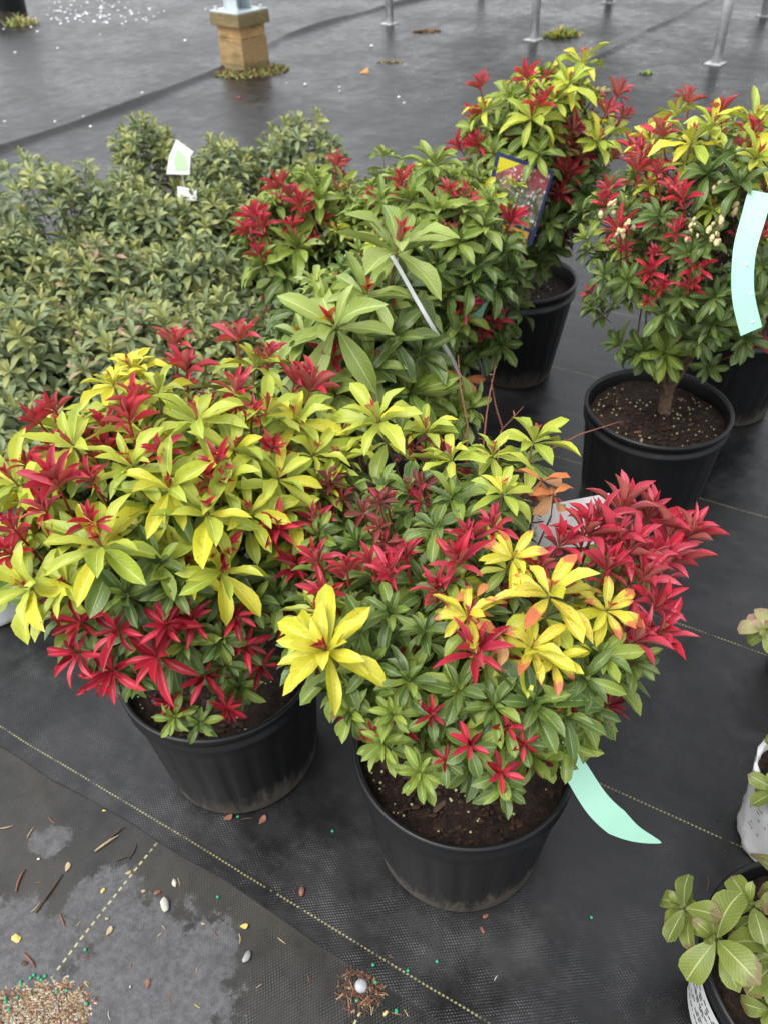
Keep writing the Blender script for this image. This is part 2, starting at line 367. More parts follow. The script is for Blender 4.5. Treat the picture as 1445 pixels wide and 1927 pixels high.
def np_mesh(name, V, F, UV, mats, midx=None, var=None):
    me = bpy.data.meshes.new(name)
    nv, nf = len(V), len(F)
    me.vertices.add(nv); me.vertices.foreach_set('co', np.asarray(V, np.float32).ravel())
    me.loops.add(nf * 4); me.loops.foreach_set('vertex_index', np.asarray(F, np.int32).ravel())
    me.polygons.add(nf); me.polygons.foreach_set('loop_start', np.arange(0, nf * 4, 4, dtype=np.int32))
    uvl = me.uv_layers.new(name='UVMap')
    uvl.data.foreach_set('uv', np.asarray(UV, np.float32)[np.asarray(F).ravel()].ravel())
    for m in mats: me.materials.append(m)
    if midx is not None: me.polygons.foreach_set('material_index', np.asarray(midx, np.int32))
    if var is not None:
        at = me.attributes.new('var', 'FLOAT', 'FACE'); at.data.foreach_set('value', np.asarray(var, np.float32))
    me.polygons.foreach_set('use_smooth', np.ones(nf, bool))
    me.update(calc_edges=True); me.validate()
    return me

CAMP = np.array([0, 0, CAM_H]); EU = np.array(cam_r); EV = -np.array(cam_u); FW = np.array(fwd)
class Plant:
    ALL = []
    def __init__(self, root):
        self.root = root; self.o = np.array(root.location); self.L = []; self.shoots = []; self.stem = bmesh.new(); self.extra = []
        self.max_leaves = 300; Plant.ALL.append(self)
    def leaf(self, p, d, n, length, width, mat, shape='leaf', var=None):
        d = d.normalized(); y = n.cross(d)
        if y.length < 1e-5: y = d.orthogonal()
        y.normalize(); n = d.cross(y)
        M = np.array([[d.x * length, y.x * width, n.x * length, p.x], [d.y * length, y.y * width, n.y * length, p.y],
                      [d.z * length, y.z * width, n.z * length, p.z]])
        self.L.append((shape, rng.randrange(4) if var is None else var, mat, M))
    def whorl(self, p, axis, n, th0, th1, L, asp, mat, shape='leaf', phase=None, droop=0.0, rise=0.0, jit=0.10):
        axis = axis.normalized(); e1 = axis.orthogonal().normalized(); e2 = axis.cross(e1)
        ph = rng.uniform(0, 6.28) if phase is None else phase
        for k in range(n):
            a = ph + 2 * math.pi * k / n + rng.gauss(0, 0.16)
            r = e1 * math.cos(a) + e2 * math.sin(a)
            th = R(rng.uniform(th0, th1))
            d = axis * math.cos(th) + r * math.sin(th); nn = axis * math.sin(th) - r * math.cos(th)
            d = d + Vector((0, 0, -droop))
            nn = nn + Vector((rng.gauss(0, .16), rng.gauss(0, .16), rng.gauss(0, .08)))
            l = L * rng.uniform(1 - jit * 2, 1 + jit)
            m = mat if isinstance(mat, str) else rng.choice(mat)
            self.leaf(p + r * 0.03 * L + axis * rise * L * rng.uniform(-1, 1), d, nn, l, l * asp * rng.uniform(0.9, 1.12), m, shape)
    def buds(self, p, axis, L, n=4, mat='red'):
        self.whorl(p + axis * L * 0.04, axis, n, 3, 22, L * 0.42, 0.17, [mat, mat, 'tipped'] if mat == 'red' else mat, 'slim', rise=.05)
    def shoot(self, p, axis, length, r, red=True):
        self.shoots.append((p - axis * length, p, r, red))
    def rosette(self, t, p, axis, L):
        P = self
        if t in 'RD':
            L *= getattr(P, 'red_scale', 1.0)
            m = {'R': ['red', 'red', 'pink'], 'D': ['darkred']}[t]
            if t == 'R' and getattr(P, 'rose', False): m = ['pink', 'pink', 'red']
            axis = (axis + Vector((0, 0, .25))).normalized()
            P.whorl(p, axis, 6, 46, 82, L, 0.195, m, 'slim', jit=.16); P.whorl(p + axis * L * .08, axis, 5, 24, 50, L * .92, 0.185, m, 'slim', jit=.16)
            P.whorl(p + axis * L * .14, axis, 3, 6, 24, L * .66, 0.17, m, 'slim')
            P.shoot(p + axis * L * .10, axis, L * rng.uniform(1.3, 2.0), max(L * 0.030, .0016))
            if rng.random() < 0.6: P.whorl(p - axis * L * rng.uniform(.35, .6), axis, 3, 50, 80, L * .55, 0.25, m, 'slim')
        elif t == 'r':
            P.whorl(p, axis, 7, 64, 96, L, 0.22, ['red', 'darkred', 'red'], 'slim', jit=.15); P.whorl(p + axis * L * .06, axis, 5, 34, 64, L * .78, 0.21, ['red', 'darkred'], 'slim')
            P.shoot(p + axis * L * .04, axis, L * 1.0, L * 0.028)
            P.whorl(p - axis * L * .7, axis, 5, 75, 100, L * .8, 0.36, ['green', 'midgreen'])
        elif t == 'g':
            P.whorl(p, axis, 6, 52, 88, L, 0.27, ['darkred', 'red'], 'slim'); P.whorl(p, axis, 3, 15, 45, L * .6, 0.3, ['darkred', 'red'], 'slim')
            P.shoot(p, axis, L * 1.1, L * 0.035, rng.random() < 0.5)
            P.whorl(p - axis * L * .5, axis, 5, 70, 105, L * 1.35, 0.42, ['green', 'lime', 'green'])
        elif t in 'YZT':
            m = {'Y': ['yellowgreen'] * 5 + ['yellow'], 'Z': ['yellow'], 'T': ['tipped', 'tipped', 'yellow']}[t]
            n1 = {'Y': 6, 'Z': 8, 'T': 6}[t]
            P.whorl(p, axis, n1 + 1, 68, 97, L, 0.275, m, droop=0.08, jit=.14); P.whorl(p + axis * L * .06, axis, 5, 40, 68, L * .88, 0.27, m, jit=.14)
            if t == 'Z': P.whorl(p + axis * L * .09, axis, 4, 28, 46, L * .62, 0.30, m)
            P.buds(p + axis * L * .05, axis, L, 5 if t != 'T' else 3)
            P.shoot(p + axis * L * .05, axis, L * 0.8, L * 0.030, False)
            P.whorl(p - axis * L * .5, axis, 5, 78, 108, L * .85, 0.36, ['lime', 'yellowgreen', 'green'], droop=0.1)
        elif t in 'GLMP':
            m = {'G': ['green', 'green', 'lime', 'midgreen'], 'L': ['lime'], 'M': ['midgreen', 'green'], 'P': ['pale']}[t]
            P.whorl(p, axis, 6, 66, 98, L, 0.30, m, droop=0.06, jit=.15); P.whorl(p + axis * L * .06, axis, 5, 38, 66, L * .85, 0.29, m, jit=.15)
            if t == 'P': P.buds(p + axis * L * .03, axis, L, 6)
            else: P.whorl(p + axis * L * .08, axis, 3, 12, 36, L * .5, 0.30, m)
            P.shoot(p + axis * L * .02, axis, L * 0.8, L * 0.028, False)
            P.whorl(p - axis * L * .55, axis, 5, 80, 110, L * .9, 0.38, 'green' if t == 'P' else m, droop=0.1)
        elif t == 'O':
            P.whorl(p, Vector((axis.x, axis.y, -0.5)), 3, 30, 75, L, 0.42, 'orange', droop=0.5); P.whorl(p, axis, 2, 60, 90, L * .8, 0.4, 'orange')
            P.shoot(p, axis, L * .7, L * .02, True)
        elif t == 'B':
            L = L * 1.5
            for q in range(3):
                pp = p + Vector((rng.gauss(0, .3), rng.gauss(0, .3), rng.gauss(0, .35))) * L
                P.whorl(pp, axis, 5, 25, 80, L * .75, 0.28, ['wilted', 'wilted', 'darkred'], 'slim', droop=0.2); P.whorl(pp, axis, 4, 80, 130, L * .6, 0.3, ['wilted'], 'slim', droop=0.4)
                P.shoot(pp, axis, L * 1.6, L * .035, True)
        elif t in 'CF': self.extra.append((t, p, L))
        b = p - axis * L * 0.8
        self.branch(b, L * 0.03)
    def branch(self, b, r):
        hub = min(self.hubs, key=lambda h: (h - b).length)
        mid = (hub + b) * 0.5 + Vector((rng.gauss(0, .008), rng.gauss(0, .008), -0.012))
        tube(self.stem, [hub, mid, b], [max(r * 1.5, .0016), max(r * 1.2, .0014), max(r, .0012)], 5, False)
    def limbs(self, base, hubs, r0, fork):
        self.hubs = [Vector(h) for h in hubs]; base = Vector(base)
        f = Vector(fork)
        m = (base + f) * .5 + Vector((rng.gauss(0, .01), rng.gauss(0, .01), 0))
        tube(self.stem, [base - Vector((0, 0, .03)), base + (f - base) * .12, m, f], [r0 * 1.5, r0 * 1.1, r0 * .9, r0 * .8], 8, False)
        for h in self.hubs:
            q = (f + h) * .5 + Vector((rng.gauss(0, .018), rng.gauss(0, .018), rng.gauss(0, .01)))
            q2 = base.lerp(f, rng.uniform(0.25, .9))
            tube(self.stem, [q2, q2.lerp(q, .5) + Vector((rng.gauss(0, .008), rng.gauss(0, .008), 0)), q, h], [r0 * .6, r0 * .5, r0 * .38, r0 * .22], 6, False)

def vis_scores():
    """how much of each leaf is in front, seen from the photograph's side (only decides which leaves become single objects)"""
    W_, H_ = 361, 482; zb = np.full(W_ * H_, 1e9); store = []
    for P in Plant.ALL:
        if not P.L: continue
        Ms = np.array([l[3] for l in P.L])
        pts = np.array([(u, v, 0) for u in (.12, .3, .45, .6, .75, .9) for v in (-.3, 0, .3)])
        W = np.einsum('nij,kj->nki', Ms[:, :, :3], pts) + Ms[:, None, :, 3] + P.o - CAMP
        d = W @ FW; u = (722.5 + FPX * (W @ EU) / d) / 4; v = (963.5 + FPX * (W @ EV) / d) / 4
        ui = np.floor(u).astype(int); vi = np.floor(v).astype(int)
        ok = (ui >= 0) & (ui < W_) & (vi >= 0) & (vi < H_) & (d > 0.05)
        idx = np.where(ok, vi * W_ + ui, 0)
        np.minimum.at(zb, idx[ok], d[ok]); store.append((P, idx, d, ok))
    for P, idx, d, ok in store:
        vis = ok & (d <= zb[idx] + 0.004)
        P.score = vis.sum(1) / np.maximum(d.mean(1), .2) ** 1.0
def finish_plants():
    vis_scores()
    for P in Plant.ALL:
        if P.L:
            order = np.argsort(-P.score); single = set(int(i) for i in order[:P.max_leaves] if P.score[i] > 0)
            for i in sorted(single):
                shape, vi, mat, M = P.L[i]
                o = bpy.data.objects.new('leaf', leaf_mesh(shape, vi, mat)); link(o, P.root)
                o.matrix_basis = Matrix((list(M[0]), list(M[1]), list(M[2]), (0, 0, 0, 1)))
            rest = [l for i, l in enumerate(P.L) if i not in single]
            if rest:
                Vs, Fs, Us, Mi, Va = [], [], [], [], []; off = 0
                for shape, vi, mat, M in rest:
                    V, UV, F = GEO[shape, vi]
                    Vs.append(V @ M[:, :3].T + M[:, 3]); Fs.append(F + off); Us.append(UV); off += len(V)
                    Mi.append(np.full(len(F), MATNAMES.index(mat))); Va.append(np.full(len(F), nrg.random()))
                me = np_mesh('foliage', np.concatenate(Vs), np.concatenate(Fs), np.concatenate(Us), [LM[m] for m in MATNAMES], np.concatenate(Mi), np.concatenate(Va))
                mesh_obj('foliage', me, P.root, kind='stuff')
        if P.shoots:
            for a, b, r, red in P.shoots[:P.max_shoots]:
                o = bpy.data.objects.new('shoot', SHOOT[red]); link(o, P.root)
                d = b - a; l = d.length; q = d.to_track_quat('Z', 'Y').to_matrix()
                o.matrix_basis = Matrix.Translation(a) @ q.to_4x4() @ Matrix.Diagonal((r, r, l, 1))
            if len(P.shoots) > P.max_shoots:
                for a, b, r, red in P.shoots[P.max_shoots:]: tube(P.stem, [a, b], [r, r * .8], 5, False)
        for t, p, L in P.extra: flower_spray(P, t, p, L)
        if len(P.stem.verts): bm_obj('stem', P.stem, P.stem_mat, P.root, smooth=True)
SHOOT = {}
for red in (True, False):
    bm = bmesh.new(); tube(bm, [(0, 0, 0), (0.25, 0.15, .5), (0, 0, 1)], [1.15, 1.0, .85], 7)
    me = bpy.data.meshes.new('shoot'); bm.to_mesh(me); bm.free(); me.materials.append(M_SHOOT if red else M_GSHOOT)
    for p_ in me.polygons: p_.use_smooth = True
    SHOOT[red] = me
Plant.max_shoots = 70; Plant.stem_mat = M_STEM
def flower_spray(P, t, p, L):
    bm = bmesh.new(); st = bmesh.new()
    n = 9 if t == 'C' else 8
    e = Vector((rng.gauss(0, 1), rng.gauss(0, 1), 0)).normalized()
    tip = p + e * L * 1.6 + Vector((0, 0, -L * .9))
    tube(st, [p, p.lerp(tip, .5) + Vector((0, 0, L * .35)), tip], [.0011, .0009, .0006], 5)
    for k in range(n):
        q = p.lerp(tip, (k + .3) / n) + Vector((0, 0, L * .35 * math.sin(math.pi * (k + .3) / n))) + Vector((rng.gauss(0, .006), rng.gauss(0, .006), rng.gauss(0, .005)))
        hgt = L * rng.uniform(.38, .5); w_ = hgt * .42
        m = bmesh.new(); lathe(m, [(.0004, 0), (w_ * .55, -hgt * .1), (w_, -hgt * .5), (w_ * .85, -hgt * .78), (w_ * .5, -hgt * .93), (w_ * .7, -hgt)], 8)
        bmesh.ops.transform(m, matrix=Matrix.Translation(q) @ Matrix.Rotation(rng.gauss(0, .35), 4, 'X') @ Matrix.Rotation(rng.gauss(0, .35), 4, 'Y'), verts=m.verts)
        tm = bpy.data.meshes.new('tmp'); m.to_mesh(tm); m.free(); bm.from_mesh(tm); bpy.data.meshes.remove(tm)
    s = bm_obj('flower_spray', st, M_TWIG, P.root); bm_obj('bell', bm, M_CREAM if t == 'C' else LM['dryflower'], s, kind='stuff', smooth=True)

# ------------------------------------------------------------------ pots
def pot_mesh(D, h, br, ribs=22, band=True):
    r1, r0 = D / 2, D / 2 * br
    hb = h * 0.86
    rr = lambda z: r0 + (r1 * 0.955 - r0) * (z / hb)
    prof = [(0.001, .004), (r0 * .9, .004), (r0 * .97, 0.0), (r0, .008)]
    prof += [(rr(z), z) for z in (hb * .2, hb * .4, hb * .6, hb * .8, hb * .97)]
    nlow = len(prof)
    prof += [(r1 * .985, hb), (r1 * .99, hb + .008), (r1 * .955, hb + .012), (r1 * .965, h - .014), (r1 * .995, h - .012), (r1, h - .005), (r1 * .985, h),
             (r1 * .955, h - .001), (r1 * .945, h - .010), (r1 * .925, h - .02), (r1 * .915, h * .80), (r1 * .89, h * .62)]
    bm = bmesh.new()
    def mod(i, a):
        if 3 < i < nlow:
            f = math.cos(a * ribs); return -0.0030 * max(0, f) ** 4 * (1 if i < nlow - 1 else .4)
        return 0
    lathe(bm, prof, 132, mod)
    me = bpy.data.meshes.new('pot'); bm.to_mesh(me); bm.free()
    for p in me.polygons: p.use_smooth = True
    me.materials.append(M_POT); return me
def soil_mesh(r, seed):
    rn = random.Random(seed); bm = bmesh.new()
    prof = [(r * k / 12, 0.0) for k in range(12, 0, -1)] + [(.0005, 0)]
    lathe(bm, prof, 48)
    ph = [rn.uniform(0, 6.28) for _ in range(6)]
    for v in bm.verts:
        x, y = v.co.x / r, v.co.y / r
        v.co.z = 0.006 * math.sin(3.1 * x + ph[0]) * math.cos(2.7 * y + ph[1]) + 0.003 * math.sin(9 * x + ph[2]) * math.sin(8 * y + ph[3]) + rn.gauss(0, .0016) + .012 * (1 - (x * x + y * y))
    bmesh.ops.recalc_face_normals(bm, faces=bm.faces)
    me = bpy.data.meshes.new('soil'); bm.to_mesh(me); bm.free()
    for p in me.polygons: p.use_smooth = True
    me.materials.append(M_SOIL); return me
def lump(bm, c, s, sub=1, jit=.25, flat=1.0):
    g = bmesh.ops.create_icosphere(bm, subdivisions=sub, radius=1)
    q = Matrix.Rotation(rng.uniform(0, 6.28), 4, Vector((rng.gauss(0, 1), rng.gauss(0, 1), rng.gauss(0, 1))).normalized())
    for v in g['verts']:
        co = q @ (v.co * rng.uniform(1 - jit, 1 + jit)); v.co = Vector((co.x * s[0], co.y * s[1], co.z * s[2])) + Vector(c)
def dress_soil(soil, r, n_crumb, n_prill, seed):
    rn = random.Random(seed)
    bm = bmesh.new()
    for _ in range(n_crumb):
        a, q = rn.uniform(0, 6.28), r * .95 * math.sqrt(rn.random()); s = rn.uniform(.0014, .0044)
        lump(bm, (q * math.cos(a), q * math.sin(a), .012 * (1 - (q / r) ** 2) + .002), (s * rn.uniform(.7, 2.0), s, s * .7), 1, .3)
    bm_obj('soil_crumb', bm, M_SOILBIT, soil, kind='stuff')
    bm = bmesh.new()
    for _ in range(n_prill):
        a, q = rn.uniform(0, 6.28), r * .95 * math.sqrt(rn.random()); s = rn.uniform(.0014, .0026)
        lump(bm, (q * math.cos(a), q * math.sin(a), .012 * (1 - (q / r) ** 2) + .004), (s, s, s), 1, .08)
    bm_obj('fertiliser_prill', bm, M_PRILL, soil, kind='stuff', smooth=True)
    for _ in range(7):
        a, q = rn.uniform(0, 6.28), r * .85 * math.sqrt(rn.random())
        bm = bmesh.new(); l = rn.uniform(.014, .032)
        lump(bm, (0, 0, 0), (l * .5, l * .16, .003), 1, .3)
        o = bm_obj('bark_chip', bm, CHIP[rn.choice('rdt')], soil, (q * math.cos(a), q * math.sin(a), .012 * (1 - (q / r) ** 2) + .006)); o.rotation_euler = (rn.gauss(0, .3), rn.gauss(0, .3), rn.uniform(0, 6))
CHIP = {'t': simple_mat('tan_chip', (0.40, 0.31, 0.18), (0.28, 0.20, 0.11), .7, 90), 'r': simple_mat('red_brown_chip', (0.24, 0.095, 0.055), (0.15, 0.06, 0.04), .65, 90),
        'd': simple_mat('dark_chip', (0.055, 0.037, 0.027), (0.09, 0.06, 0.04), .75, 90), 'w': simple_mat('bleached_chip', (0.52, 0.50, 0.44), (0.40, 0.37, 0.30), .7, 90),
        'y': simple_mat('yellow_chip', (0.58, 0.46, 0.12), (0.45, 0.33, 0.09), .6, 90), 'g': simple_mat('grey_pebble', (0.30, 0.31, 0.30), (0.20, 0.20, 0.20), .6, 60),
        'o': simple_mat('orange_leaf', (0.55, 0.27, 0.06), (0.45, 0.18, 0.05), .6, 90), 'k': simple_mat('red_leaf_bit', (0.5, 0.05, 0.06), (0.4, 0.04, 0.05), .5, 90)}
POTM = {}
def potted(name, loc, D, h, br, label, cat='shrub', group=None, soil_z=None, crumbs=0, seed=1):
    root = empty(name, loc, label, cat, group)
    k = (D, h, br)
    if k not in POTM: POTM[k] = pot_mesh(*k)
    p = mesh_obj('pot', POTM[k], root); p.rotation_euler.z = rng.uniform(0, 6.28)
    sz = soil_z if soil_z is not None else h * .82
    so = mesh_obj('soil', soil_mesh(D / 2 * .915, seed), root, (0, 0, sz))
    if crumbs: dress_soil(so, D / 2 * .9, crumbs, crumbs // 6, seed)
    return root
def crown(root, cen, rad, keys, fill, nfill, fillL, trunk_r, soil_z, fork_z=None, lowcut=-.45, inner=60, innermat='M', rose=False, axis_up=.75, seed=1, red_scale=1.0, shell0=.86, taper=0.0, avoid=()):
    """keys: rosettes seen one by one; fill(nz) -> kind of a filling rosette at that height"""
    global rng
    rng = random.Random(seed * 101)
    P = Plant(root); P.rose = rose; P.red_scale = red_scale
    o = Vector(root.location); cen = Vector(cen) - o; rad = Vector(rad)
    fz = fork_z if fork_z is not None else soil_z + .06
    hubs = []
    nh = 12
    for k in range(nh):
        z = 1 - (k + .5) / nh * 1.5; a = k * 2.39996
        q = math.sqrt(max(0, 1 - min(1, z * z)))
        hubs.append(cen + Vector((q * math.cos(a) * rad.x, q * math.sin(a) * rad.y, z * rad.z)) * .5)
    P.limbs((rng.gauss(0, .008), rng.gauss(0, .008), soil_z), hubs, trunk_r, (cen.x * .35, cen.y * .35, fz))
    def axis_at(p):
        d = p - cen; n = Vector((d.x / rad.x ** 2, d.y / rad.y ** 2, d.z / rad.z ** 2))
        n = n.normalized() if n.length > 1e-9 else Vector((0, 0, 1))
        a = n * .6 + Vector((0, 0, axis_up)) + Vector((rng.gauss(0, .13), rng.gauss(0, .13), 0))
        return a.normalized(), n
    kp = []
    for t, x, y, z, L in keys:
        p = Vector((x, y, z)) - o; a, n = axis_at(p); L *= {'Z': 1.15, 'T': 1.05, 'Y': 1.12, 'P': 1.15}.get(t, 1.08)
        kp.append((p, L)); P.rosette(t, p, a, L)
    lob = [(Vector((rng.gauss(0, 1), rng.gauss(0, 1), rng.gauss(0, .8))).normalized(), rng.uniform(-.34, .24)) for _ in range(11)]
    for shell, N in ((shell0, nfill), (.62, inner)):
        for k in range(N):
            z = 1 - 2 * (k + .5) / N
            if z < lowcut: continue
            a = k * 2.39996 + rng.gauss(0, .2); q = math.sqrt(1 - z * z); s = shell * rng.uniform(.88, 1.06)
            dv = Vector((q * math.cos(a), q * math.sin(a), z))
            if shell > .8: s *= 1 + sum(am * max(0, dv.dot(ld)) ** 4 for ld, am in lob)
            if shell > .8 and z > .1 and rng.random() < .16: s *= rng.uniform(1.10, 1.26)
            tp = 1 - taper * max(0, .25 - z)
            p = cen + Vector((dv.x * rad.x * tp, dv.y * rad.y * tp, z * rad.z)) * s
            if any((p + o - Vector(av)).length < ar for av, ar in avoid): continue
            if shell > .8:
                near = [(p - kk).length / l for kk, l in kp]
                if near and min(near) < .55: continue
                if near and min(near) < 2.2 and s > .86: p = cen + (p - cen) * (.86 / s)
            ax, n = axis_at(p)
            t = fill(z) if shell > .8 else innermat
            P.rosette(t, p, ax, fillL * rng.uniform(.70, 1.08) * (.62 if t in 'RrDg' else 1))
    return P
# ------------------------------------------------------------------ ground
def sheet(name, pts, z, mat):
    bm = bmesh.new(); bm.faces.new([bm.verts.new((x, y, z)) for x, y in pts])
    o = bm_obj(name, bm, mat); o['kind'] = 'structure'; return o
g_ = sheet('ground', [(-400, -400), (400, -400), (400, 400), (-400, 400)], -0.004, M_LOWER)
# the upper length of fabric: its edge runs parallel to the marker stripes
SN, AN = Vector((0.515, 0.857, 0)), Vector((0.857, -0.515, 0))
bm = bmesh.new()
edge = []
er = random.Random(5)
for k in range(161):
    a = -4 + 8 * k / 160; e = 0.332 + 0.0035 * math.sin(a * 7) + 0.002 * math.sin(a * 23 + 1) + er.gauss(0, .0008)
    edge.append((a, e))
top0 = [bm.verts.new(SN * e + AN * a + Vector((0, 0, .0006 + .0014 * max(0, math.sin(a * 9)) ** 2))) for a, e in edge]
lip = [bm.verts.new(SN * (e - .0005) + AN * a + Vector((0, 0, -.0036))) for a, e in edge]
in1 = [bm.verts.new(SN * (e + .03) + AN * a) for a, e in edge]
far = [bm.verts.new(SN * 120 + AN * a * 40) for a, e in edge]
for k in range(160):
    bm.faces.new((lip[k], lip[k + 1], top0[k + 1], top0[k])); bm.faces.new((top0[k], top0[k + 1], in1[k + 1], in1[k])); bm.faces.new((in1[k], in1[k + 1], far[k + 1], far[k]))
bmesh.ops.recalc_face_normals(bm, faces=bm.faces)
fo = bm_obj('ground_fabric', bm, M_FABRIC); fo['kind'] = 'structure'
def fold(pts, w_, h_, label):
    bm = bmesh.new(); n = 60; rows = []
    P = [Vector((x, y, 0)) for x, y in pts]
    seg = [(P[i + 1] - P[i]).length for i in range(len(P) - 1)]; tot = sum(seg)
    def at(s):
        for i, l in enumerate(seg):
            if s <= l or i == len(seg) - 1: return P[i].lerp(P[i + 1], s / l)
            s -= l
    for k in range(n + 1):
        s = tot * k / n; c = at(s); d = (at(min(tot, s + .05)) - at(max(0, s - .05))).normalized(); nn = Vector((-d.y, d.x, 0))
        c = c + nn * .03 * math.sin(s * 1.7) + nn * .012 * math.sin(s * 5.3)
        hh = h_ * (.75 + .5 * math.sin(s * 2.3) ** 2) * (1 if 0 < k < n else 0.05)
        rows.append([bm.verts.new(c + nn * w_ * f + Vector((0, 0, .002 + hh * g))) for f, g in ((-1.5, -.15), (-.7, .25), (-.3, .85), (.05, 1), (.3, .7), (.45, .05), (.5, -.1))])
    for a, b in zip(rows, rows[1:]):
        for j in range(6): bm.faces.new((a[j], b[j], b[j + 1], a[j + 1]))
    o = bm_obj('fabric_fold', bm, M_FABRIC, smooth=True); o['kind'] = 'structure'; return o
sheet('ground_fabric', [(-30, 2.2), (-2.9, 3.83), (-2.12, 4.765), (-1.79, 5.25), (-1.15, 6.51), (-.85, 7.11), (-.66, 7.71), (.19, 8.95), (1.5, 10.41), (12, 24), (12, 90), (-90, 90), (-90, 2.2)], .003, M_FAR)
fold([(-2.75, 4.0), (-2.12, 4.755), (-1.79, 5.24), (-1.15, 6.5), (-.85, 7.1), (-.66, 7.7), (.19, 8.94), (1.5, 10.4)], .055, .028, '')
fold([(1.42, 6.0), (1.52, 6.13), (3.0, 8.26), (4.2, 9.9)], .04, .016, '')

